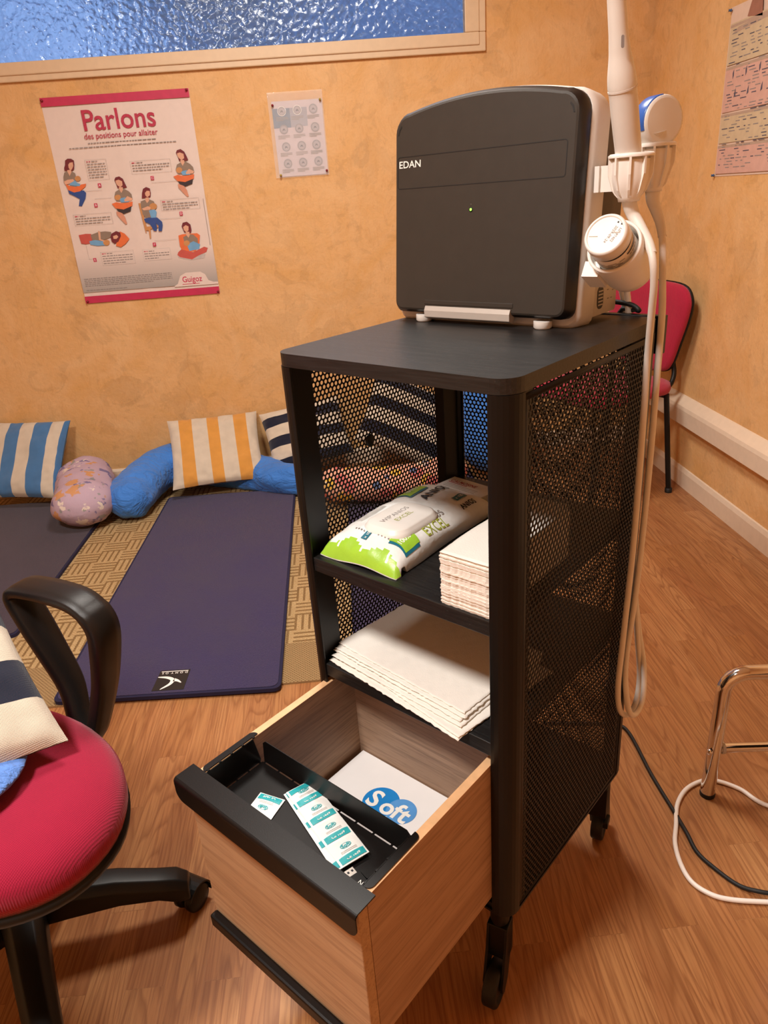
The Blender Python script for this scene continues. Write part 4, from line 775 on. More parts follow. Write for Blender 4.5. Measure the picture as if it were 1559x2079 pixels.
# a broad convex head: rounded drum whose axis points sideways
hc = Vector(L(.013, .360, 1.257)); HT = TM(hc, (.507, .862, 0), (0, 0, 1), (.862, -.507, 0))
def drum(mb, R, h, m, a0=0, a1=360, n=44, bev=.004, Rb=None):
    full = a1-a0 >= 360; prof = [(R-bev, -h), (R-bev*.3, -h+bev*.3), (R, -h+bev), (R, h-bev), (R-bev*.3, h-bev*.3), (R-bev, h)]; v = []; f = []
    k = n if full else n+1
    for r, z in prof:
        for i in range(k): a = math.radians(a0+(a1-a0)*i/n); v.append((r*math.cos(a), r*1.0*math.sin(a), z))
    for j in range(len(prof)-1):
        for i in range(n): q = (i+1) % k; f.append((j*k+i, j*k+q, (j+1)*k+q, (j+1)*k+i))
    mb.add(v, f, m, True, T=HT)
    if full: mb.add(v[:k], [list(range(k))[::-1]], m, T=HT); mb.add(v[-k:], [list(range(k))], m, T=HT)
mb = MB(); drum(mb, .0285, .0135, M['probe'])
nk = smoothpath([L(.014, .362, 1.248), L(.0145, .365, 1.232), L(.015, .366, 1.212), L(.015, .366, 1.180)], 4); n = len(nk); mb.tube(nk, [.024-.013*min(1, i/(n-1)*1.5) for i in range(n)], M['probe'], n=24, ref=(1, 0, 0), sy=.62, sx=1.0)
mb.build('probe_body', pB, off=oB)
mb = MB(); drum(mb, .0292, .0112, M['blueprobe'], 95, 200, bev=.002); mb.build('acoustic_lens', pB, off=oB)
cb = [L(.015, .366, 1.184), L(.015, .367, 1.172), L(.012, .374, 1.160), L(.004, .372, 1.143), L(-.008, .356, 1.112), L(-.012, .354, 1.070), L(-.013, .360, 1.025), L(-.013, .361, .945), L(-.013, .361, .77), L(-.013, .351, .606), L(-.013, .333, .480), L(-.026, .318, .42), L(-.029, .332, .384), L(-.030, .358, .372), L(-.028, .384, .388), L(-.014, .412, .43), L(.008, .428, .50), L(.03, .43, .64), L(.045, .428, .85), L(.06, .424, .99), L(.075, .412, 1.07), L(.09, .386, 1.10)]
cab(cb, .0046, pB, oB, [L(.015, .366, 1.188), L(.0145, .367, 1.170), L(.012, .372, 1.158), L(.004, .371, 1.141), L(-.004, .362, 1.124)])

# ------------------------------------------------------------------ wipes packet, towels, boxes on the upper shelf
WM = place_on_cart(.262, .016, .7163, math.radians(1.5))
wp = thing('wipes_packet', 'soft white and lime green packet of disinfecting wipes on the upper shelf', 'packet', M=WM)
WL, WW, WH = .270, .142, .040
def hgt(x, y):
    u = abs(x)/(WW/2); q = y/WL; e_ = max(0, 1-abs(2*q-1)**5.5); c_ = max(0, 1-u**3.2)
    h = WH*(e_**.62)*(c_**.36); n_ = .0032*noise.noise(Vector((x*26, y*26, .3)))+.0016*noise.noise(Vector((x*70, y*60, 1.3)))
    return .0018+h+n_*min(1, e_*4)*min(1, c_*3+.2)+(.0025+.0025*math.sin(x*52+1))*max(0, 1-q/.10)*(q < .1)
mb = MB(); nx, ny = 40, 72; v = []; f1 = []; mats_ = []
def wx(i, j): x = -WW/2+WW*i/nx; q = j/ny; return x*(1+.02*math.sin(q*9)-.03*(abs(2*q-1) < .9))
for j in range(ny+1):
    for i in range(nx+1):
        y = WL*j/ny; x = wx(i, j); v.append((x, y, hgt(x if abs(x) < WW/2 else WW/2*math.copysign(1, x), min(max(y, 0), WL))))
N = len(v); v += [(x, y, .0004+min(z-.001, (.0006 if (6 < (k_ // (nx+1)) < ny-6) else max(.0, z-.0022)))) for k_, (x, y, z) in enumerate(v)]
gf = []; wf = []
for j in range(ny):
    for i in range(nx):
        a = j*(nx+1)+i; q = (j+.5)/ny; xx = (i+.5)/nx
        zig = .045+.05*abs(((xx*2.3+.2) % 1)*2-1)**1.5
        gr = q < zig*.95 or q > 1-.045-zig*.25
        if q < zig*.95 and .20 < (xx % .31) < .225 and q > .03: gr = False
        (gf if gr else wf).append((a, a+1, a+nx+2, a+nx+1)); (gf if gr else wf).append((N+a, N+a+nx+1, N+a+nx+2, N+a+1))
rim = [i for i in range(nx+1)]+[j*(nx+1)+nx for j in range(1, ny+1)]+[ny*(nx+1)+i for i in range(nx-1, -1, -1)]+[j*(nx+1) for j in range(ny-1, 0, -1)]
for a, b in zip(rim, rim[1:]+rim[:1]): wf.append((a, N+a, N+b, b))
mb.add(v, wf, M['film'], True); mb.add(v, gf, M['green'], True); mb.build('film_bag', wp)
LX, LY = .012, .092       # moulded lid
mb = MB(); zl = hgt(LX, LY)
def lidprof(s_, z): return [(LX+x*s_, LY+y*s_, z) for x, y in rrect(-.037, .037, -.051, .051, .024, 7)]
ring_ = [lidprof(1.06, zl-.0075), lidprof(1.06, zl-.001), lidprof(1.0, zl+.0005), lidprof(.97, zl+.0045), lidprof(.90, zl+.0062), lidprof(.5, zl+.0068)]
n = len(ring_[0]); vv = [p for r_ in ring_ for p in r_]; ff = [(j*n+i, j*n+(i+1) % n, (j+1)*n+(i+1) % n, (j+1)*n+i) for j in range(len(ring_)-1) for i in range(n)]+[list(range((len(ring_)-1)*n, len(ring_)*n))]
mb.add(vv, ff, M['offwhite'], True)
mb.box(LX-.010, LX+.010, LY+.040, LY+.050, zl+.001, zl+.0042, M['offwhite'])
TB = lambda x, y, z, rz=0: TR((x, y, z), PI/2+rz)
mb.text("WIP'ANIOS", .0125, M['inkgrey'], TB(LX-.005, LY-.034, zl+.0070), sx=1.0); mb.text('EXCEL', .0125, M['olive'], TB(LX+.010, LY-.020, zl+.0070), sx=1.05); mb.build('flip_lid', wp)
mb = MB()
def onbag(kind, m, *a, **k):
    t_ = MB(); getattr(t_, kind)(*a, m, *k.get('T', ()), **{q: w_ for q, w_ in k.items() if q != 'T'}); return t_
def proj_add(src, eps=.0011):
    for f, mi in zip(src.f, src.mi):
        ps = []
        for i in f:
            x, y, z = src.v[i]; ps.append((x, y, hgt(max(-WW/2, min(WW/2, x)), max(0, min(WL, y)))+eps+z))
        mb.add(ps, [list(range(len(ps)))], src.mats[mi], True)
def rect_fine(x0, x1, y0, y1, m, dz=0, curve=0):
    s_ = MB(); nx_ = max(1, int((x1-x0)/.003)); ny_ = max(1, int((y1-y0)/.003))
    for i in range(nx_):
        for j in range(ny_):
            X = [x0+(x1-x0)*(i+a)/nx_ for a in (0, 1)]; Y = [y0+(y1-y0)*(j+a)/ny_ for a in (0, 1)]
            cv = lambda x: curve*math.sin((x-x0)/(x1-x0)*PI)
            s_.add([(X[0], Y[0]+cv(X[0]), dz), (X[1], Y[0]+cv(X[1]), dz), (X[1], Y[1]+cv(X[1]), dz), (X[0], Y[1]+cv(X[0]), dz)], [(0, 1, 2, 3)], m)
    proj_add(s_)
def txt(s_, size, m, x, y, bold=0, sx=1, rz=0):
    t_ = MB(); t_.text(s_, size, m, TR((x, y, .0006), PI/2+rz), bold=bold, sx=sx); proj_add(t_)
rect_fine(-.062, -.026, .166, .214, M['darkteal'], 0, .003); rect_fine(-.064, -.031, .170, .217, M['green'], .0003, .003); txt('100%', .0165, M['white'], -.043, .174, .02)
rect_fine(.036, .067, .030, .064, M['darkteal'], 0, .003); rect_fine(.034, .064, .034, .067, M['green'], .0003, .003); txt('100%', .0115, M['white'], .053, .037, .02)
txt('ANIOS', .0225, M['ink'], .000, .172, .03); txt("WIP'ANIOS", .0155, M['inkgrey'], .050, .076, sx=.95); txt('EXCEL', .0195, M['olive'], .065, .086, sx=.95); txt('ANIOS', .0125, M['ink'], .060, .186, .03)
rect_fine(.030, .042, .196, .224, M['darkteal']); txt('x 100', .0085, M['white'], .039, .199, .01); rect_fine(-.010, .000, .012+.012, .048, M['darkteal']); txt('x 100', .0068, M['white'], -.002, .026, .01)
for k in range(5): rect_fine(-.052+k*.003, -.0508+k*.003, .060, .12, M['inklight'])
for k in range(4): rect_fine(-.030+k*.005, -.028+k*.005, .036, .039, M['inkgrey']); rect_fine(.012+k*.006, .014+k*.006, .036, .039, M['inkgrey'])
mb.build('printed_labels', wp)
# stack of folded towels
rnd = random.Random(3); proto = None
for k in range(34):
    lab = 'white folded paper towel in the tall stack on the upper shelf'
    M_ = place_on_cart(.069+rnd.uniform(-.0007, .0007), .107+rnd.uniform(-.0015, .0015), .7163+k*.00208, math.radians(.5+rnd.uniform(-.5, .5)))
    if proto is None:
        mb = MB(); pl = []; W2, L2 = .0375, .100
        nseg = 20
        for i in range(nseg): pl.append((-W2+2*W2*i/nseg, -L2+.0008*rnd.uniform(-1, 1)))
        for i in range(nseg): pl.append((W2+.0006*rnd.uniform(-1, 1), -L2+2*L2*i/nseg))
        for i in range(nseg): pl.append((W2-2*W2*i/nseg, L2))
        for i in range(nseg): pl.append((-W2+.0006*rnd.uniform(-1, 1), L2-2*L2*i/nseg))
        mb.prism(pl, 0, .00195, M['paper']); proto = mb.build('paper_towel'); o = proto
    else: o = proto.copy(); COL.objects.link(o)
    o.matrix_world = M_; tag(o, lab, 'paper towel', 'folded towels stacked on the upper shelf')
def wavy_sheet(w, h, nx, ny, fz, m, name, label, cat, Mx, th=.0009, group=None, ragged=.0006):
    mb = MB(); v = []; f = []
    for s_ in (1, 0):
        for j in range(ny+1):
            for i in range(nx+1):
                x, y = -w/2+w*i/nx, -h/2+h*j/ny; ex = ragged*noise.noise(Vector((x*300, y*300, 2)))*(i in (0, nx)); ey = ragged*noise.noise(Vector((x*300, y*300, 5)))*(j in (0, ny))
                v.append((x+ex, y+ey, fz(x, y)+(th if s_ else 0)))
    N = (nx+1)*(ny+1)
    for j in range(ny):
        for i in range(nx): a = j*(nx+1)+i; f.append((a, a+1, a+nx+2, a+nx+1)); f.append((N+a, N+a+nx+1, N+a+nx+2, N+a+1))
    rim = [i for i in range(nx+1)]+[j*(nx+1)+nx for j in range(1, ny+1)]+[ny*(nx+1)+i for i in range(nx-1, -1, -1)]+[j*(nx+1) for j in range(ny-1, 0, -1)]
    for a, b in zip(rim, rim[1:]+rim[:1]): f.append((a, N+a, N+b, b))
    mb.add(v, f, m, True); o = mb.build(name); o.matrix_world = Mx; return tag(o, label, cat, group)
wavy_sheet(.075, .200, 10, 30, lambda x, y: .0006+.0050*math.exp(-((y+.035)/.05)**2)*.5+.006*max(0, (y-.02)/.08)**1.5, M['paper'], 'paper_towel', 'topmost folded towel, loosely bulging on the tall stack', 'paper towel', place_on_cart(.069, .107, .7163+34*.00208, .01), .0014)
cbx = thing('medicine_box', 'small flat white box lettered CALMOSINE at the back of the upper shelf', 'box', M=place_on_cart(.284, .322, .7163, math.radians(-7)))
mb = MB(); mb.box(-.050, .050, -.025, .025, 0, .012, M['card']); mb.build('carton', cbx, bevel=.0008); mb = MB(); mb.text('CALMOSINE', .0125, M['posterred2'], TR((-.042, .004, .0123)), bold=.01, sx=.85)
mb.box(-.042, .000, .000, .001, .0120, .0124, M['postered']); [mb.box(-.040, .03, -.006-k*.005, -.0052-k*.005, .0120, .0124, M['inklight']) for k in range(3)]; mb.build('printed_text', cbx)
tag(MB().box(-.022, .022, -.014, .014, 0, .020, M['base_grey']).build('small_box', bevel=.001), 'small plain grey box in the rear corner of the upper shelf', 'box').matrix_world = place_on_cart(.232, .358, .7163, .1)
# loose sheets on the lower shelf
lowlab = ['bottom couch-paper sheet on the lower shelf, front edge furthest out over the drawer', 'second couch-paper sheet from the bottom on the lower shelf, skewed to the right', 'middle couch-paper sheet on the lower shelf, ragged along its front', 'fourth couch-paper sheet up on the lower shelf, lying nearly straight', 'fifth couch-paper sheet up on the lower shelf, just under the top one', 'top couch-paper sheet on the lower shelf, with dotted embossing lines']
for k, (a, b, rot, w_, h_) in enumerate(((.192, .098, -6.5, .272, .205), (.182, .104, -9.5, .262, .200), (.200, .108, -4, .262, .200), (.205, .114, -5, .262, .195), (.204, .117, -4, .264, .193), (.206, .122, -5, .262, .186))):
    fz = (lambda k: lambda x, y: .0012*(1+noise.noise(Vector((x*14+k*3, y*14, k*1.7))))+.0005*math.sin((x*math.cos(.3)+y*.3)*260)*(abs((y+.02) % .045-.02) < .006)+.004*max(0, (x-.09)/.05)**2*0)(k)
    wavy_sheet(w_, h_, 60, 44, fz, M['paper'], 'paper_sheet', lowlab[k], 'paper sheet', place_on_cart(a, b, .5275+k*.0026, math.radians(rot)), .0007, None, .0022)

# ------------------------------------------------------------------ rug, mats
rugo = tag(MB().prism(rrect(0, 2.75, 0, 1.66, .004, 2), 0, .006, M['rug']).build('rug'), 'beige woven rug with a checkered stripe pattern lying under the dark mats', 'rug'); rugo.location = (-2.20, 1.618, 0)
def mat_(name, poly, label, m, z0=.0062, th=.013):
    t = thing(name, label, 'exercise mat', loc=(poly[0][0], poly[0][1], z0)); ox, oy = poly[0]
    def rnd_corner(P, r):
        out = []; n = len(P)
        for i in range(n):
            p = Vector(P[i]); a = (Vector(P[i-1])-p).normalized(); b = (Vector(P[(i+1) % n])-p).normalized()
            for k in range(6): t_ = k/5; q = (p+a*r)*(1-t_)**2+p*2*t_*(1-t_)+(p+b*r)*t_**2; out.append((q.x-ox, q.y-oy))
        return out
    R = rnd_corner(poly, .025); mb = MB(); mb.prism(R, 0, th-.002, M['matedge']); mb.build('edge_binding', t, bevel=.002)
    c = Vector((sum(x for x, y in R)/len(R), sum(y for x, y in R)/len(R))); R2 = [(c.x+(x-c.x)*(1-.008/abs(.3)), c.y+(y-c.y)*(1-.008/.7)) for x, y in R]
    mb = MB(); mb.prism(R2, th-.006, th, m); mb.build('carpet_top', t, bevel=.003, seg=3); return t
m1 = mat_('exercise_mat', [(-.858, 1.620), (-.243, 1.583), (-.262, 3.03), (-.835, 3.06)], 'navy carpeted exercise mat with a small black logo patch on its front edge', M['matnavy'])
m2_ = mat_('exercise_mat', [(-1.71, 2.02), (-1.097, 1.985), (-1.085, 3.13), (-1.70, 3.15)], 'dark exercise mat at the left, under the blue striped cushion', M['matnavy2'])
m3_ = mat_('exercise_mat', [(-.045, 1.72), (.525, 1.70), (.535, 3.1), (-.03, 3.12)], 'dark exercise mat lying behind the trolley, seen through its mesh side', M['matnavy'])
# logo patch on the first mat
mb = MB(); T = TM((-.593+.858, 1.622-1.620, .0131), (.997, -.06, 0), (.03, .998, 0)); bp = plain('logo_patch_black', '#1b1614', .6, bump=0)
mb.prism([(0, 0), (.087, 0), (.088, .090), (.004, .090)], 0, .0008, bp, T=T)
mb.prism([(.008, .083), (.083, .083), (.083, .0855), (.008, .0855)], .0008, .0011, M['white'], T=T)
for k, c_ in enumerate('DOMYOS'): mb.text(c_, .0110, M['white'], T @ TR((.0835-k*.0135, .0800, .0012), PI), bold=.01)
b1 = smoothpath([(.004, .060, 0), (.030, .056, 0), (.047, .045, 0), (.044, .026, 0), (.022, .004, 0)], 6); wd = [.0005+.0052*math.sin(PI*min(1, (i+.6)/(len(b1))))**.7 for i in range(len(b1))]
def ribbon(mb, P, wd, m, T, z):
    Lf = []; Rt = []
    for i, p in enumerate(P):
        d = (P[min(i+1, len(P)-1)]-P[max(i-1, 0)]).normalized(); nrm = Vector((-d.y, d.x, 0)); Lf.append(p+nrm*wd[i]); Rt.append(p-nrm*wd[i])
    for i in range(len(P)-1): mb.add([(q.x, q.y, z) for q in (Lf[i], Lf[i+1], Rt[i+1], Rt[i])], [(0, 3, 2, 1)], m, T=T)
ribbon(mb, b1, wd, M['white'], T, .0012)
b2 = smoothpath([(.051, .044, 0), (.062, .040, 0), (.074, .030, 0)], 5); ribbon(mb, b2, [.0062*(1-i/len(b2))+.0008 for i in range(len(b2))], M['white'], T, .0012)
mb.build('logo_patch', m1)

# ------------------------------------------------------------------ cushions and nursing pillows
def cushion(name, label, O, U, V, t, stripes, axis='x', seed=1, wr=.006, group=None, n=48, sag=0):
    """corner O, edge vectors U and V; stripes = [(end fraction, material)]"""
    U = Vector(U); V = Vector(V); w, h = U.length, V.length; u = U.normalized(); v_ = (V-u*V.dot(u)).normalized(); nrm = u.cross(v_)
    C = Vector(O)+(U+V)/2; Mx = Matrix(((u.x, v_.x, nrm.x, C.x), (u.y, v_.y, nrm.y, C.y), (u.z, v_.z, nrm.z, C.z), (0, 0, 0, 1)))
    mb = MB(); P = []
    def pos(a, b, s_):
        x, y = a*2-1, b*2-1; ed = (1-x*x)*(1-y*y); th = t/2*max(0, (1-x**4)*(1-y**4))**.5
        px = x*w/2*(1-.055*(1-y*y)*abs(x)**3); py = y*h/2*(1-.055*(1-x*x)*abs(y)**3)
        nz_ = wr*noise.noise(Vector((x*2.3+seed, y*2.3, s_*3.1+seed)))*min(1, ed*3)+wr*.45*noise.noise(Vector((x*7, y*7+seed, s_)))*min(1, (1-ed)*1.5)*min(1, ed*12)
        return (px, py, s_*(th+.0012)+nz_)
    for s_ in (1, -1):
        P = [pos(i/n, j/n, s_) for j in range(n+1) for i in range(n+1)]; fs = {}
        for j in range(n):
            for i in range(n):
                q = ((i if axis == 'x' else j)+.5)/n; m = next(mm for e_, mm in stripes if q <= e_ or e_ == stripes[-1][0]); a = j*(n+1)+i
                fs.setdefault(m, []).append((a, a+1, a+n+2, a+n+1) if s_ > 0 else (a, a+n+1, a+n+2, a+1))
        for m, ff_ in fs.items(): mb.add(P, ff_, m, True)
    o = mb.build(name); o.matrix_world = Mx
    # clean doubled vertices left by the per-stripe blocks
    import bmesh
    bm = bmesh.new(); bm.from_mesh(o.data); bmesh.ops.remove_doubles(bm, verts=bm.verts, dist=1e-5); bm.to_mesh(o.data); bm.free()
    return tag(o, label, 'cushion', group)
B_, C_, N_, Y_ = M['blue'], M['cream'], M['navy'], M['yellow']
cushion('striped_cushion', 'blue and cream striped cushion leaning on the wall at the left edge', (-1.735, 3.10, .075), (.42, -.060, -.01), (.060, .235, .285), .10, [(.10, C_), (.24, B_), (.385, C_), (.53, B_), (.67, C_), (.83, B_), (.965, C_), (1, B_)], seed=2, wr=.010)
cushion('striped_cushion', 'mustard and cream striped cushion lying on the bright blue nursing pillow', (-.805, 2.985, .075), (.405, .060, -.004), (-.014, .285, .235), .075, [(.12, C_), (.27, Y_), (.43, C_), (.57, Y_), (.72, C_), (.87, Y_), (1, C_)], seed=5, wr=.013)
cushion('striped_cushion', 'navy and cream striped cushion partly hidden by the trolley post, beside the mustard one', (-.335, 3.09, .085), (.370, .055, .045), (-.095, .175, .215), .10, [(.13, N_), (.33, C_), (.50, N_), (.68, C_), (.86, N_), (1, C_)], 'y', seed=7, wr=.010)
cushion('striped_cushion', 'large navy and cream striped cushion behind the trolley, seen through the mesh', (.000, 3.00, .245), (.41, .010, -.225), (.17, .20, .235), .11, [(.12, C_), (.30, N_), (.47, C_), (.63, N_), (.80, C_), (.94, N_), (1, C_)], 'y', seed=9)
def pillow_tube(name, label, pts, r, m, sy=.8, seed=1, n=36, k=10, amp=.06, cat='pillow'):
    Q = smoothpath(pts, k); D = [0]
    for p, q in zip(Q, Q[1:]): D.append(D[-1]+(q-p).length)
    tot = D[-1]; r0 = r(0) if callable(r) else r; r1 = r(1) if callable(r) else r
    ds = [r0*.9*(1-math.cos(PI/2*i/7)) for i in range(8)]; mid = tot-r1*.9; nm = max(6, int((mid-ds[-1])/.018)); ds += [ds[-1]+(mid-ds[7])*i/nm for i in range(1, nm+1)]+[tot-r1*.9*(1-math.sin(PI/2*i/7)) for i in range(1, 8)]
    P = []; R = []
    for d in ds:
        d = min(max(d, 0), tot-1e-6); j = max(i for i in range(len(D)-1) if D[i] <= d); P.append(Q[j].lerp(Q[j+1], (d-D[j])/(D[j+1]-D[j])))
        rr = r(d/tot) if callable(r) else r; e_ = min(1, min(d/(r0*.9), (tot-d)/(r1*.9))); R.append(rr*max(.02, math.sqrt(1-(1-e_)**2)))
    N = len(P)
    wr = lambda i, k_: amp*noise.noise(Vector((i*.16+seed, math.cos(2*PI*k_/n)*1.6, math.sin(2*PI*k_/n)*1.6)))+amp*.35*noise.noise(Vector((i*.5, math.cos(2*PI*k_/n)*5, math.sin(2*PI*k_/n)*5+seed)))
    c = Vector(pts[0]); mb = MB(); mb.tube([p-c for p in P], R, m, n=n, ref=(0, 0, 1), sy=sy, wr=wr); o = mb.build(name); o.location = c; return tag(o, label, cat)
pillow_tube('nursing_pillow', 'lilac nursing pillow with a small print, beside the blue striped cushion', [(-1.100, 2.72, .105), (-1.125, 2.84, .115), (-1.16, 2.98, .120), (-1.20, 3.12, .125), (-1.26, 3.22, .14)], lambda s_: .132-.02*s_, M['lilac'], sy=.74, seed=4, amp=.10)
pillow_tube('nursing_pillow', 'bright blue crescent nursing pillow under the mustard cushion', [(-.955, 2.80, .088), (-.950, 2.92, .095), (-.925, 3.05, .110), (-.86, 3.17, .125), (-.74, 3.24, .115), (-.58, 3.22, .072), (-.42, 3.12, .065), (-.29, 3.02, .065), (-.15, 2.99, .062)], lambda s_: .092+.012*math.sin(s_*PI) - .045*max(0, s_-.45), M['pblue'], sy=.92, seed=6, amp=.15)
pillow_tube('nursing_pillow', 'multicoloured printed pillow on the floor behind the trolley mesh', [(-.14, 2.86, .095), (.02, 2.80, .10), (.18, 2.78, .10), (.34, 2.82, .10), (.47, 2.92, .10)], .078, M['gaudy'], sy=.9, seed=8)
pillow_tube('nursing_pillow', 'bright blue pillow standing on end behind the trolley back panel', [(.64, 2.98, .03), (.64, 3.00, .15), (.64, 3.04, .30), (.65, 3.09, .42), (.66, 3.13, .52)], .150, M['pblue'], sy=.8, seed=12)

# ------------------------------------------------------------------ swivel chair at the left
OX, OY = -.640, .915; OR = math.atan2(-.49, .87)
ch = thing('swivel_chair', 'crimson office swivel chair with black armrests and a five-star base on castors', 'chair', (OX, OY, 0), OR)
def seat_out(s_=1.0, n=56, dx=0):
    out = []
    for i in range(n):
        a = 2*PI*i/n; c, s2 = math.cos(a), math.sin(a); ax = .240 if c > 0 else .235; e_ = 2.15
        out.append((.105+s_*ax*math.copysign(abs(c)**(2/e_), c), -.0625+s_*.166*math.copysign(abs(s2)**(2/e_), s2)))
    return out
mb = MB(); lay_ = [(.975, .440), (1.0, .456), (1.0, .474), (.97, .486), (.90, .496), (.75, .503), (.5, .506), (.2, .507)]; v = []; n = 56
for s_, z in lay_: v += [(x, y, z-.030*max(0, x-.22)**2/.02*.5-.0) for x, y in seat_out(s_)]
f = [(j*n+i, j*n+(i+1) % n, (j+1)*n+(i+1) % n, (j+1)*n+i) for j in range(len(lay_)-1) for i in range(n)]+[list(range((len(lay_)-1)*n, len(lay_)*n)), list(range(n))[::-1]]
mb.add(v, f, M['red'], True); mb.build('seat', ch)
mb = MB(); v = []
for s_, z in ((.62, .392), (.90, .405), (.985, .425), (1.0, .4405)): v += [(x, y, z-.030*max(0, x-.22)**2/.02*.5) for x, y in seat_out(s_)]
f = [(j*n+i, j*n+(i+1) % n, (j+1)*n+(i+1) % n, (j+1)*n+i) for j in range(3) for i in range(n)]+[list(range(n))[::-1], list(range(3*n, 4*n))]
mb.add(v, f, M['bplastic'], True); mb.build('seat_shell', ch)
for sy in (1, -1):
    mb = MB(); path = [(-.026, 0, .672), (.02, 0, .677), (.07, 0, .677), (.118, 0, .672), (.148, 0, .656), (.160, 0, .630), (.150, 0, .585), (.128, 0, .525), (.108, 0, .468), (.094, 0, .432), (.076, 0, .424), (.056, 0, .450), (.034, 0, .500), (.006, 0, .565), (-.022, 0, .622), (-.036, 0, .655)]
    P = smoothpath([(.05+(x-.06)*.86+.060, -.0625+sy*(.212-.024*max(0, (.5-z)/.08)), z) for x, y, z in path], 5, closed=True); N = len(P); cen = Vector((.11, 0, .57)); v = []
    for i, p in enumerate(P):
        t_ = (P[(i+1) % N]-P[i-1]).normalized(); w_ = Vector((0, 1, 0)); u_ = t_.cross(w_).normalized()
        if u_.dot(Vector((p.x-cen.x, 0, p.z-cen.z))) < 0: u_ = -u_
        hw = .026 if p.z > .60 else .019+.007*max(0, (p.z-.45)/.15); th = .0085 if p.z > .66 else .0105
        for (a, b) in ((-1, .6), (-.92, 1), (-.4, 1.25), (.4, 1.25), (.92, 1), (1, .6), (1, -.6), (.8, -1), (-.8, -1), (-1, -.6)): v.append(tuple(p+w_*(a*hw)+u_*(b*th)))
    k = 10; f = [(i*k+j, i*k+(j+1) % k, ((i+1) % N)*k+(j+1) % k, ((i+1) % N)*k+j) for i in range(N) for j in range(k)]
    mb.add(v, f, M['bgrain'], True); mb.box(.09, .165, -.0625+min(sy*.08, sy*.185), -.0625+max(sy*.08, sy*.185), .412, .426, M['bplastic']); mb.build('armrest', ch)
mb = MB(); v = []; rings = []
for k_, (yy, zz, dd) in enumerate(((0, 0, 0),)): pass
bk = rrect(-.20, .20, .62, 1.02, .09, 8); n = len(bk)
for x0, s_ in ((-.275, .90), (-.262, 1.0), (-.235, 1.0), (-.222, .92), (-.216, .6)): v += [(x0+.06-.05*((y*s_)/.2)**2*-.5, y*s_-.0625, .82+(z-.82)*s_) for y, z in bk]
mb.add(v, [(j*n+i, (j+1)*n+i, (j+1)*n+(i+1) % n, j*n+(i+1) % n) for j in range(4) for i in range(n)]+[list(range(n)), list(range(4*n, 5*n))[::-1]], M['red'], True); mb.build('backrest', ch)
mb = MB(); mb.tube(smoothpath([(-.02, -.0625, .40), (-.14, -.0625, .41), (-.215, -.0625, .46), (-.225, -.0625, .60), (-.215, -.0625, .75)], 5), .02, M['bplastic'], n=12, sy=.5, sx=1.6, ref=(1, 0, 0)); mb.box(-.06, .16, -.12, .05, .375, .402, M['bplastic']); mb.build('back_bracket', ch)
mb = MB(); mb.lathe([(.028, .13), (.028, .26), (.0185, .262), (.0185, .385)], M['bplastic'], n=20); mb.build('gas_column', ch)
mb = MB(); mb.lathe([(.034, .080), (.048, .088), (.050, .135), (.042, .155), (.03, .160)], M['bplastic'], n=28); mb.build('base_hub', ch)
for k in range(5):
    a = math.radians(9)-OR+2*PI*k/5; T = Matrix.Rotation(a, 4, 'Z'); mb = MB(); st = []
    for x, zt, zb_, hw in ((.02, .150, .088, .034), (.08, .145, .088, .031), (.16, .132, .086, .028), (.225, .112, .074, .026), (.258, .104, .058, .026), (.278, .090, .056, .022)):
        st.append([(x, -hw, zb_), (x, -hw, zt-.014), (x, -hw*.55, zt), (x, hw*.55, zt), (x, hw, zt-.014), (x, hw, zb_)])
    v = [p for s_ in st for p in s_]; f = [(j*6+i, j*6+(i+1) % 6, (j+1)*6+(i+1) % 6, (j+1)*6+i) for j in range(len(st)-1) for i in range(6)]+[list(range(6))[::-1], list(range((len(st)-1)*6, len(st)*6))]
    mb.add(v, f, M['bplastic'], True, T=T); mb.build('base_leg', ch, bevel=.003)
    cT = T @ Matrix.Translation((.262, 0, 0)) @ Matrix.Rotation(math.radians((52, 110, 200, 300, 20)[k]), 4, 'Z'); mb = MB()
    mb.lathe([(.007, .045), (.007, .065)], M['bplastic'], T=cT, n=12)
    hood = []
    for i in range(13):
        t_ = math.radians(-15+165*i/12); hood.append((.018+.0315*math.cos(t_), .0285+.0315*math.sin(t_)))
    hin = [(.018+.0285*math.cos(math.radians(-15+165*i/12)), .0285+.0285*math.sin(math.radians(-15+165*i/12))) for i in range(12, -1, -1)]
    for s_ in range(12):
        q = [hood[s_], hood[s_+1], hin[12-s_-1], hin[12-s_]]; mb.prism(q, -.024, .024, M['bplastic'], T=cT @ Matrix(((1, 0, 0, 0), (0, 0, -1, 0), (0, 1, 0, 0), (0, 0, 0, 1))), smooth=False)
    mb.box(.012, .024, -.0035, .0035, .012, .058, M['bplastic'], T=cT)
    for s_ in (-1, 1): mb.lathe([(.0, -.001), (.020, -.001), (.026, .002), (.0275, .006), (.0275, .014), (.024, .018), (.008, .0195), (0, .0195)], M['bplastic'], T=cT @ Matrix.Translation((.018, 0, .0275)) @ Matrix.Rotation(-s_*PI/2, 4, 'X') @ Matrix.Translation((0, 0, .004)), n=28)
    mb.build('castor', ch)
cushion('striped_cushion', 'navy and cream striped cushion lying on the crimson swivel chair', (-.386, .864, .5340), (-.330, -.245, .02), (-.285, .200, .195), .075, [(.19, C_), (.36, N_), (.53, C_), (.70, N_), (.87, C_), (1, N_)], 'y', seed=3, wr=.006)
o = pillow_tube('flat_pillow', 'light blue flat pillow tucked under the striped cushion on the swivel chair', [(-.478, .800, .530), (-.53, .785, .532), (-.60, .76, .534), (-.68, .73, .534), (-.74, .715, .534)], .085, M['lblue'], sy=.20, seed=5, amp=.03)

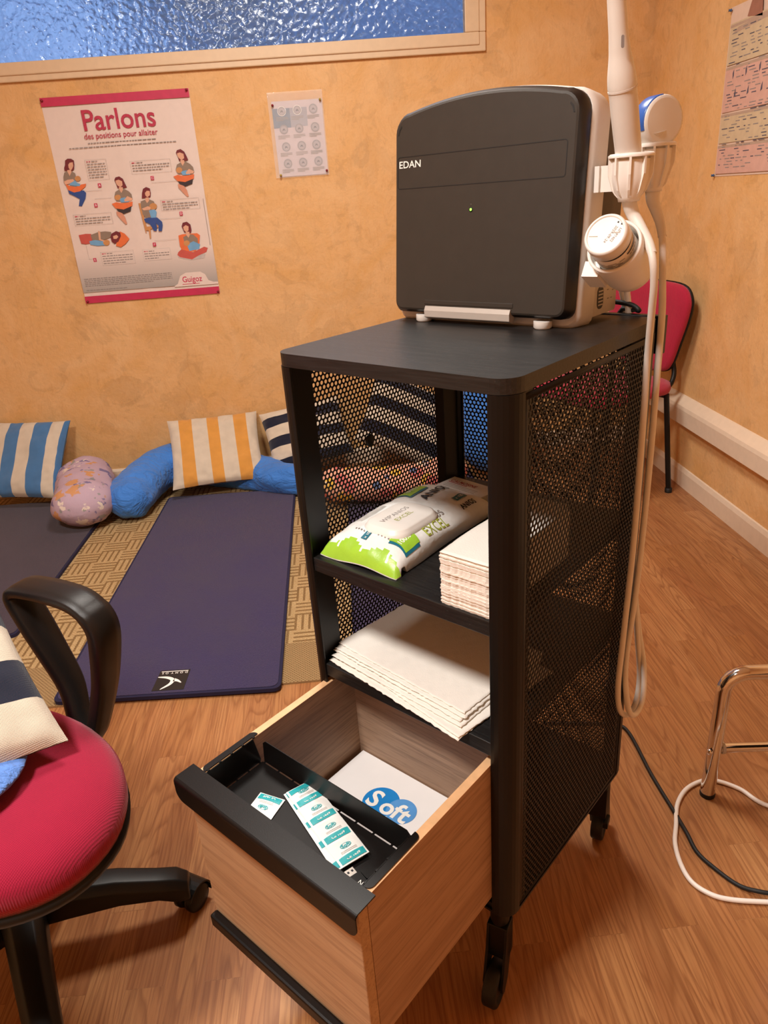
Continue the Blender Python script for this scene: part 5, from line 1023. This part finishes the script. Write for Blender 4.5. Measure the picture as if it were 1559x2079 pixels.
# ------------------------------------------------------------------ visitor chair by the right wall
vc = thing('visitor_chair', 'crimson stacking chair with black tube legs in the corner behind the trolley', 'chair', (1.23, 2.86, 0), 0)
U = Vector((.447, -.894, 0)); Nn = Vector((-.894, -.447, 0)); BT = Matrix(((U.x, 0, Nn.x, .012), (U.y, 0, Nn.y, .006), (0, 1, 0, 0), (0, 0, 0, 1)))
def backshape(s_=1): 
    k = smoothpath([(-.06, .475, 0), (.075, .475, 0), (.128, .500, 0), (.165, .60, 0), (.196, .70, 0), (.198, .765, 0), (.150, .812, 0), (0, .822, 0), (-.150, .812, 0), (-.198, .765, 0), (-.196, .70, 0), (-.165, .60, 0), (-.128, .500, 0)], 5, closed=True)
    return [(p.x*s_, .65+(p.y-.65)*s_) for p in k]
def padded(mb, prof, m, Tm, curve=.35):
    n = len(prof[0][0]); v = [(x, y, z+curve*x*x) for pl, z in prof for x, y in pl]
    mb.add(v, [(j*n+i, j*n+(i+1) % n, (j+1)*n+(i+1) % n, (j+1)*n+i) for j in range(len(prof)-1) for i in range(n)]+[list(range(n))[::-1], list(range((len(prof)-1)*n, len(prof)*n))], m, True, T=Tm)
mb = MB(); padded(mb, [(backshape(.985), .002), (backshape(1.0), .010), (backshape(.985), .022), (backshape(.93), .030), (backshape(.7), .034)], M['redback'], BT); mb.build('backrest', vc)
mb = MB(); padded(mb, [(backshape(.75), -.022), (backshape(.98), -.012), (backshape(1.012), -.002), (backshape(1.015), .006)], M['bplastic'], BT); mb.build('back_shell', vc)
W = lambda u, n_, z: tuple(U*u+Nn*n_+Vector((0, 0, z)))
mb = MB(); so = [(x, y) for x, y in rrect(-.215, .215, -.21, .21, .08, 6)]; n = len(so); v = []
for s_, z in ((.98, .425), (1, .440), (.98, .462), (.9, .470), (.5, .472)): v += [W(x*s_, .255+y*s_, z) for x, y in so]
mb.add(v, [(j*n+i, j*n+(i+1) % n, (j+1)*n+(i+1) % n, (j+1)*n+i) for j in range(4) for i in range(n)]+[list(range(n))[::-1], list(range(4*n, 5*n))], M['redback'], True); mb.build('seat', vc)
for u in (-.205, .205):
    for n0, n1 in ((.042, .09), (.50, .42)):
        mb = MB(); mb.tube([W(u, n0, .008), W(u*.93, n1, .418)], .0105, M['bplastic'], n=14); mb.lathe([(.014, 0), (.0145, .018), (.0105, .020)], M['rubber'], T=Matrix.Translation(W(u, n0, 0)), n=14); mb.build('leg', vc)
    mb = MB(); mb.tube(smoothpath([W(u*.52, -.012, .62), W(u*.58, -.020, .52), W(u*.64, -.018, .470), W(u*.68, .01, .430), W(u*.7, .07, .415), W(u*.7, .16, .415)], 5), .0095, M['bplastic'], n=12); mb.build('back_support', vc)
mb = MB(); mb.tube([W(-.19, .095, .412), W(.19, .095, .412)], .0095, M['bplastic'], n=12); mb.tube([W(-.19, .41, .412), W(.19, .41, .412)], .0095, M['bplastic'], n=12); mb.build('seat_frame', vc)

# ------------------------------------------------------------------ chrome step stool at the right edge
stl = thing('chrome_step_stool', 'chrome tubular stool leg frame at the right edge beside the white cable', 'stool', (.680, 1.098, 0), math.radians(-6))
for y in (0, -.34):
    mb = MB(); mb.tube([(0, y, .004), (0, y, .02), (.001, y, .15), (.002, y, .27)]+[(.042-.040*math.cos(math.radians(t)), y, .270+.040*math.sin(math.radians(t))) for t in range(15, 91, 15)]+[(.20, y, .31), (.36, y, .31)]+[(.40+.040*math.sin(math.radians(t)), y, .270+.040*math.cos(math.radians(t))) for t in range(15, 91, 15)]+[(.442, y, .15), (.442, y, .004)], .0145, M['chrome'], n=20, ref=(0, 1, 0))
    mb.build('leg_frame', stl)
    mb = MB(); mb.tube([(0, y, .125), (.442, y, .125)], .0095, M['chrome'], n=14, ref=(0, 1, 0)); mb.tube([(.014, y, .125), (.020, y, .125)], .012, M['base_grey'], n=14, ref=(0, 1, 0)); mb.build('crossbar', stl)
    for x in (0, .442): mb = MB(); mb.lathe([(.0150, 0), (.0155, .006), (.0150, .010)], M['rubber'], T=TR((x, y, 0))); mb.build('foot_cap', stl)
mb = MB(); mb.lathe([(.0065, 0), (.0065, .003), (.004, .005), (0, .0052)], M['chrome'], T=TM((-.012, -.010, .125), (0, 0, 1), (-.6, .8, 0), (-.8, -.6, 0)), n=14); mb.build('bolt', stl)
mb = MB(); mb.box(.11, .39, -.33, -.01, .325, .345, M['rubber']); mb.build('tread', stl, bevel=.006)
# cables on the floor
def cord(name, label, pts, r, m, cat='cable'):
    P = smoothpath(pts, 8); c = P[0].copy(); mb = MB(); mb.tube([p-c for p in P], r, m, n=10); o = mb.build(name); o.location = c; return tag(o, label, cat)
cord('white_cable', 'white cable looping over the floor around the chrome stool foot', [(1.05, .96, .0048), (.90, 1.00, .0048), (.785, 1.047, .0048), (.750, 1.099, .0048), (.712, 1.128, .0048), (.680, 1.130, .0048), (.640, 1.112, .0048), (.605, 1.075, .0048), (.580, 1.025, .0048), (.560, .985, .0048), (.550, .940, .0048), (.552, .900, .0048), (.572, .872, .0048), (.603, .856, .0048), (.665, .843, .0048), (.80, .82, .0048), (.95, .78, .0048)], .0045, M['offwhite'])
cord('power_cord', 'black power cord running from under the trolley across the wooden floor', [(.40, 1.36, .004), (.50, 1.345, .004), (.565, 1.33, .004), (.590, 1.300, .0042), (.588, 1.165, .0042), (.592, 1.054, .0042), (.590, 1.000, .010), (.592, .960, .0042), (.607, .922, .0042), (.632, .882, .0042), (.660, .858, .0125), (.72, .838, .0125), (.80, .80, .006), (.95, .72, .0042)], .0040, M['rubber'])
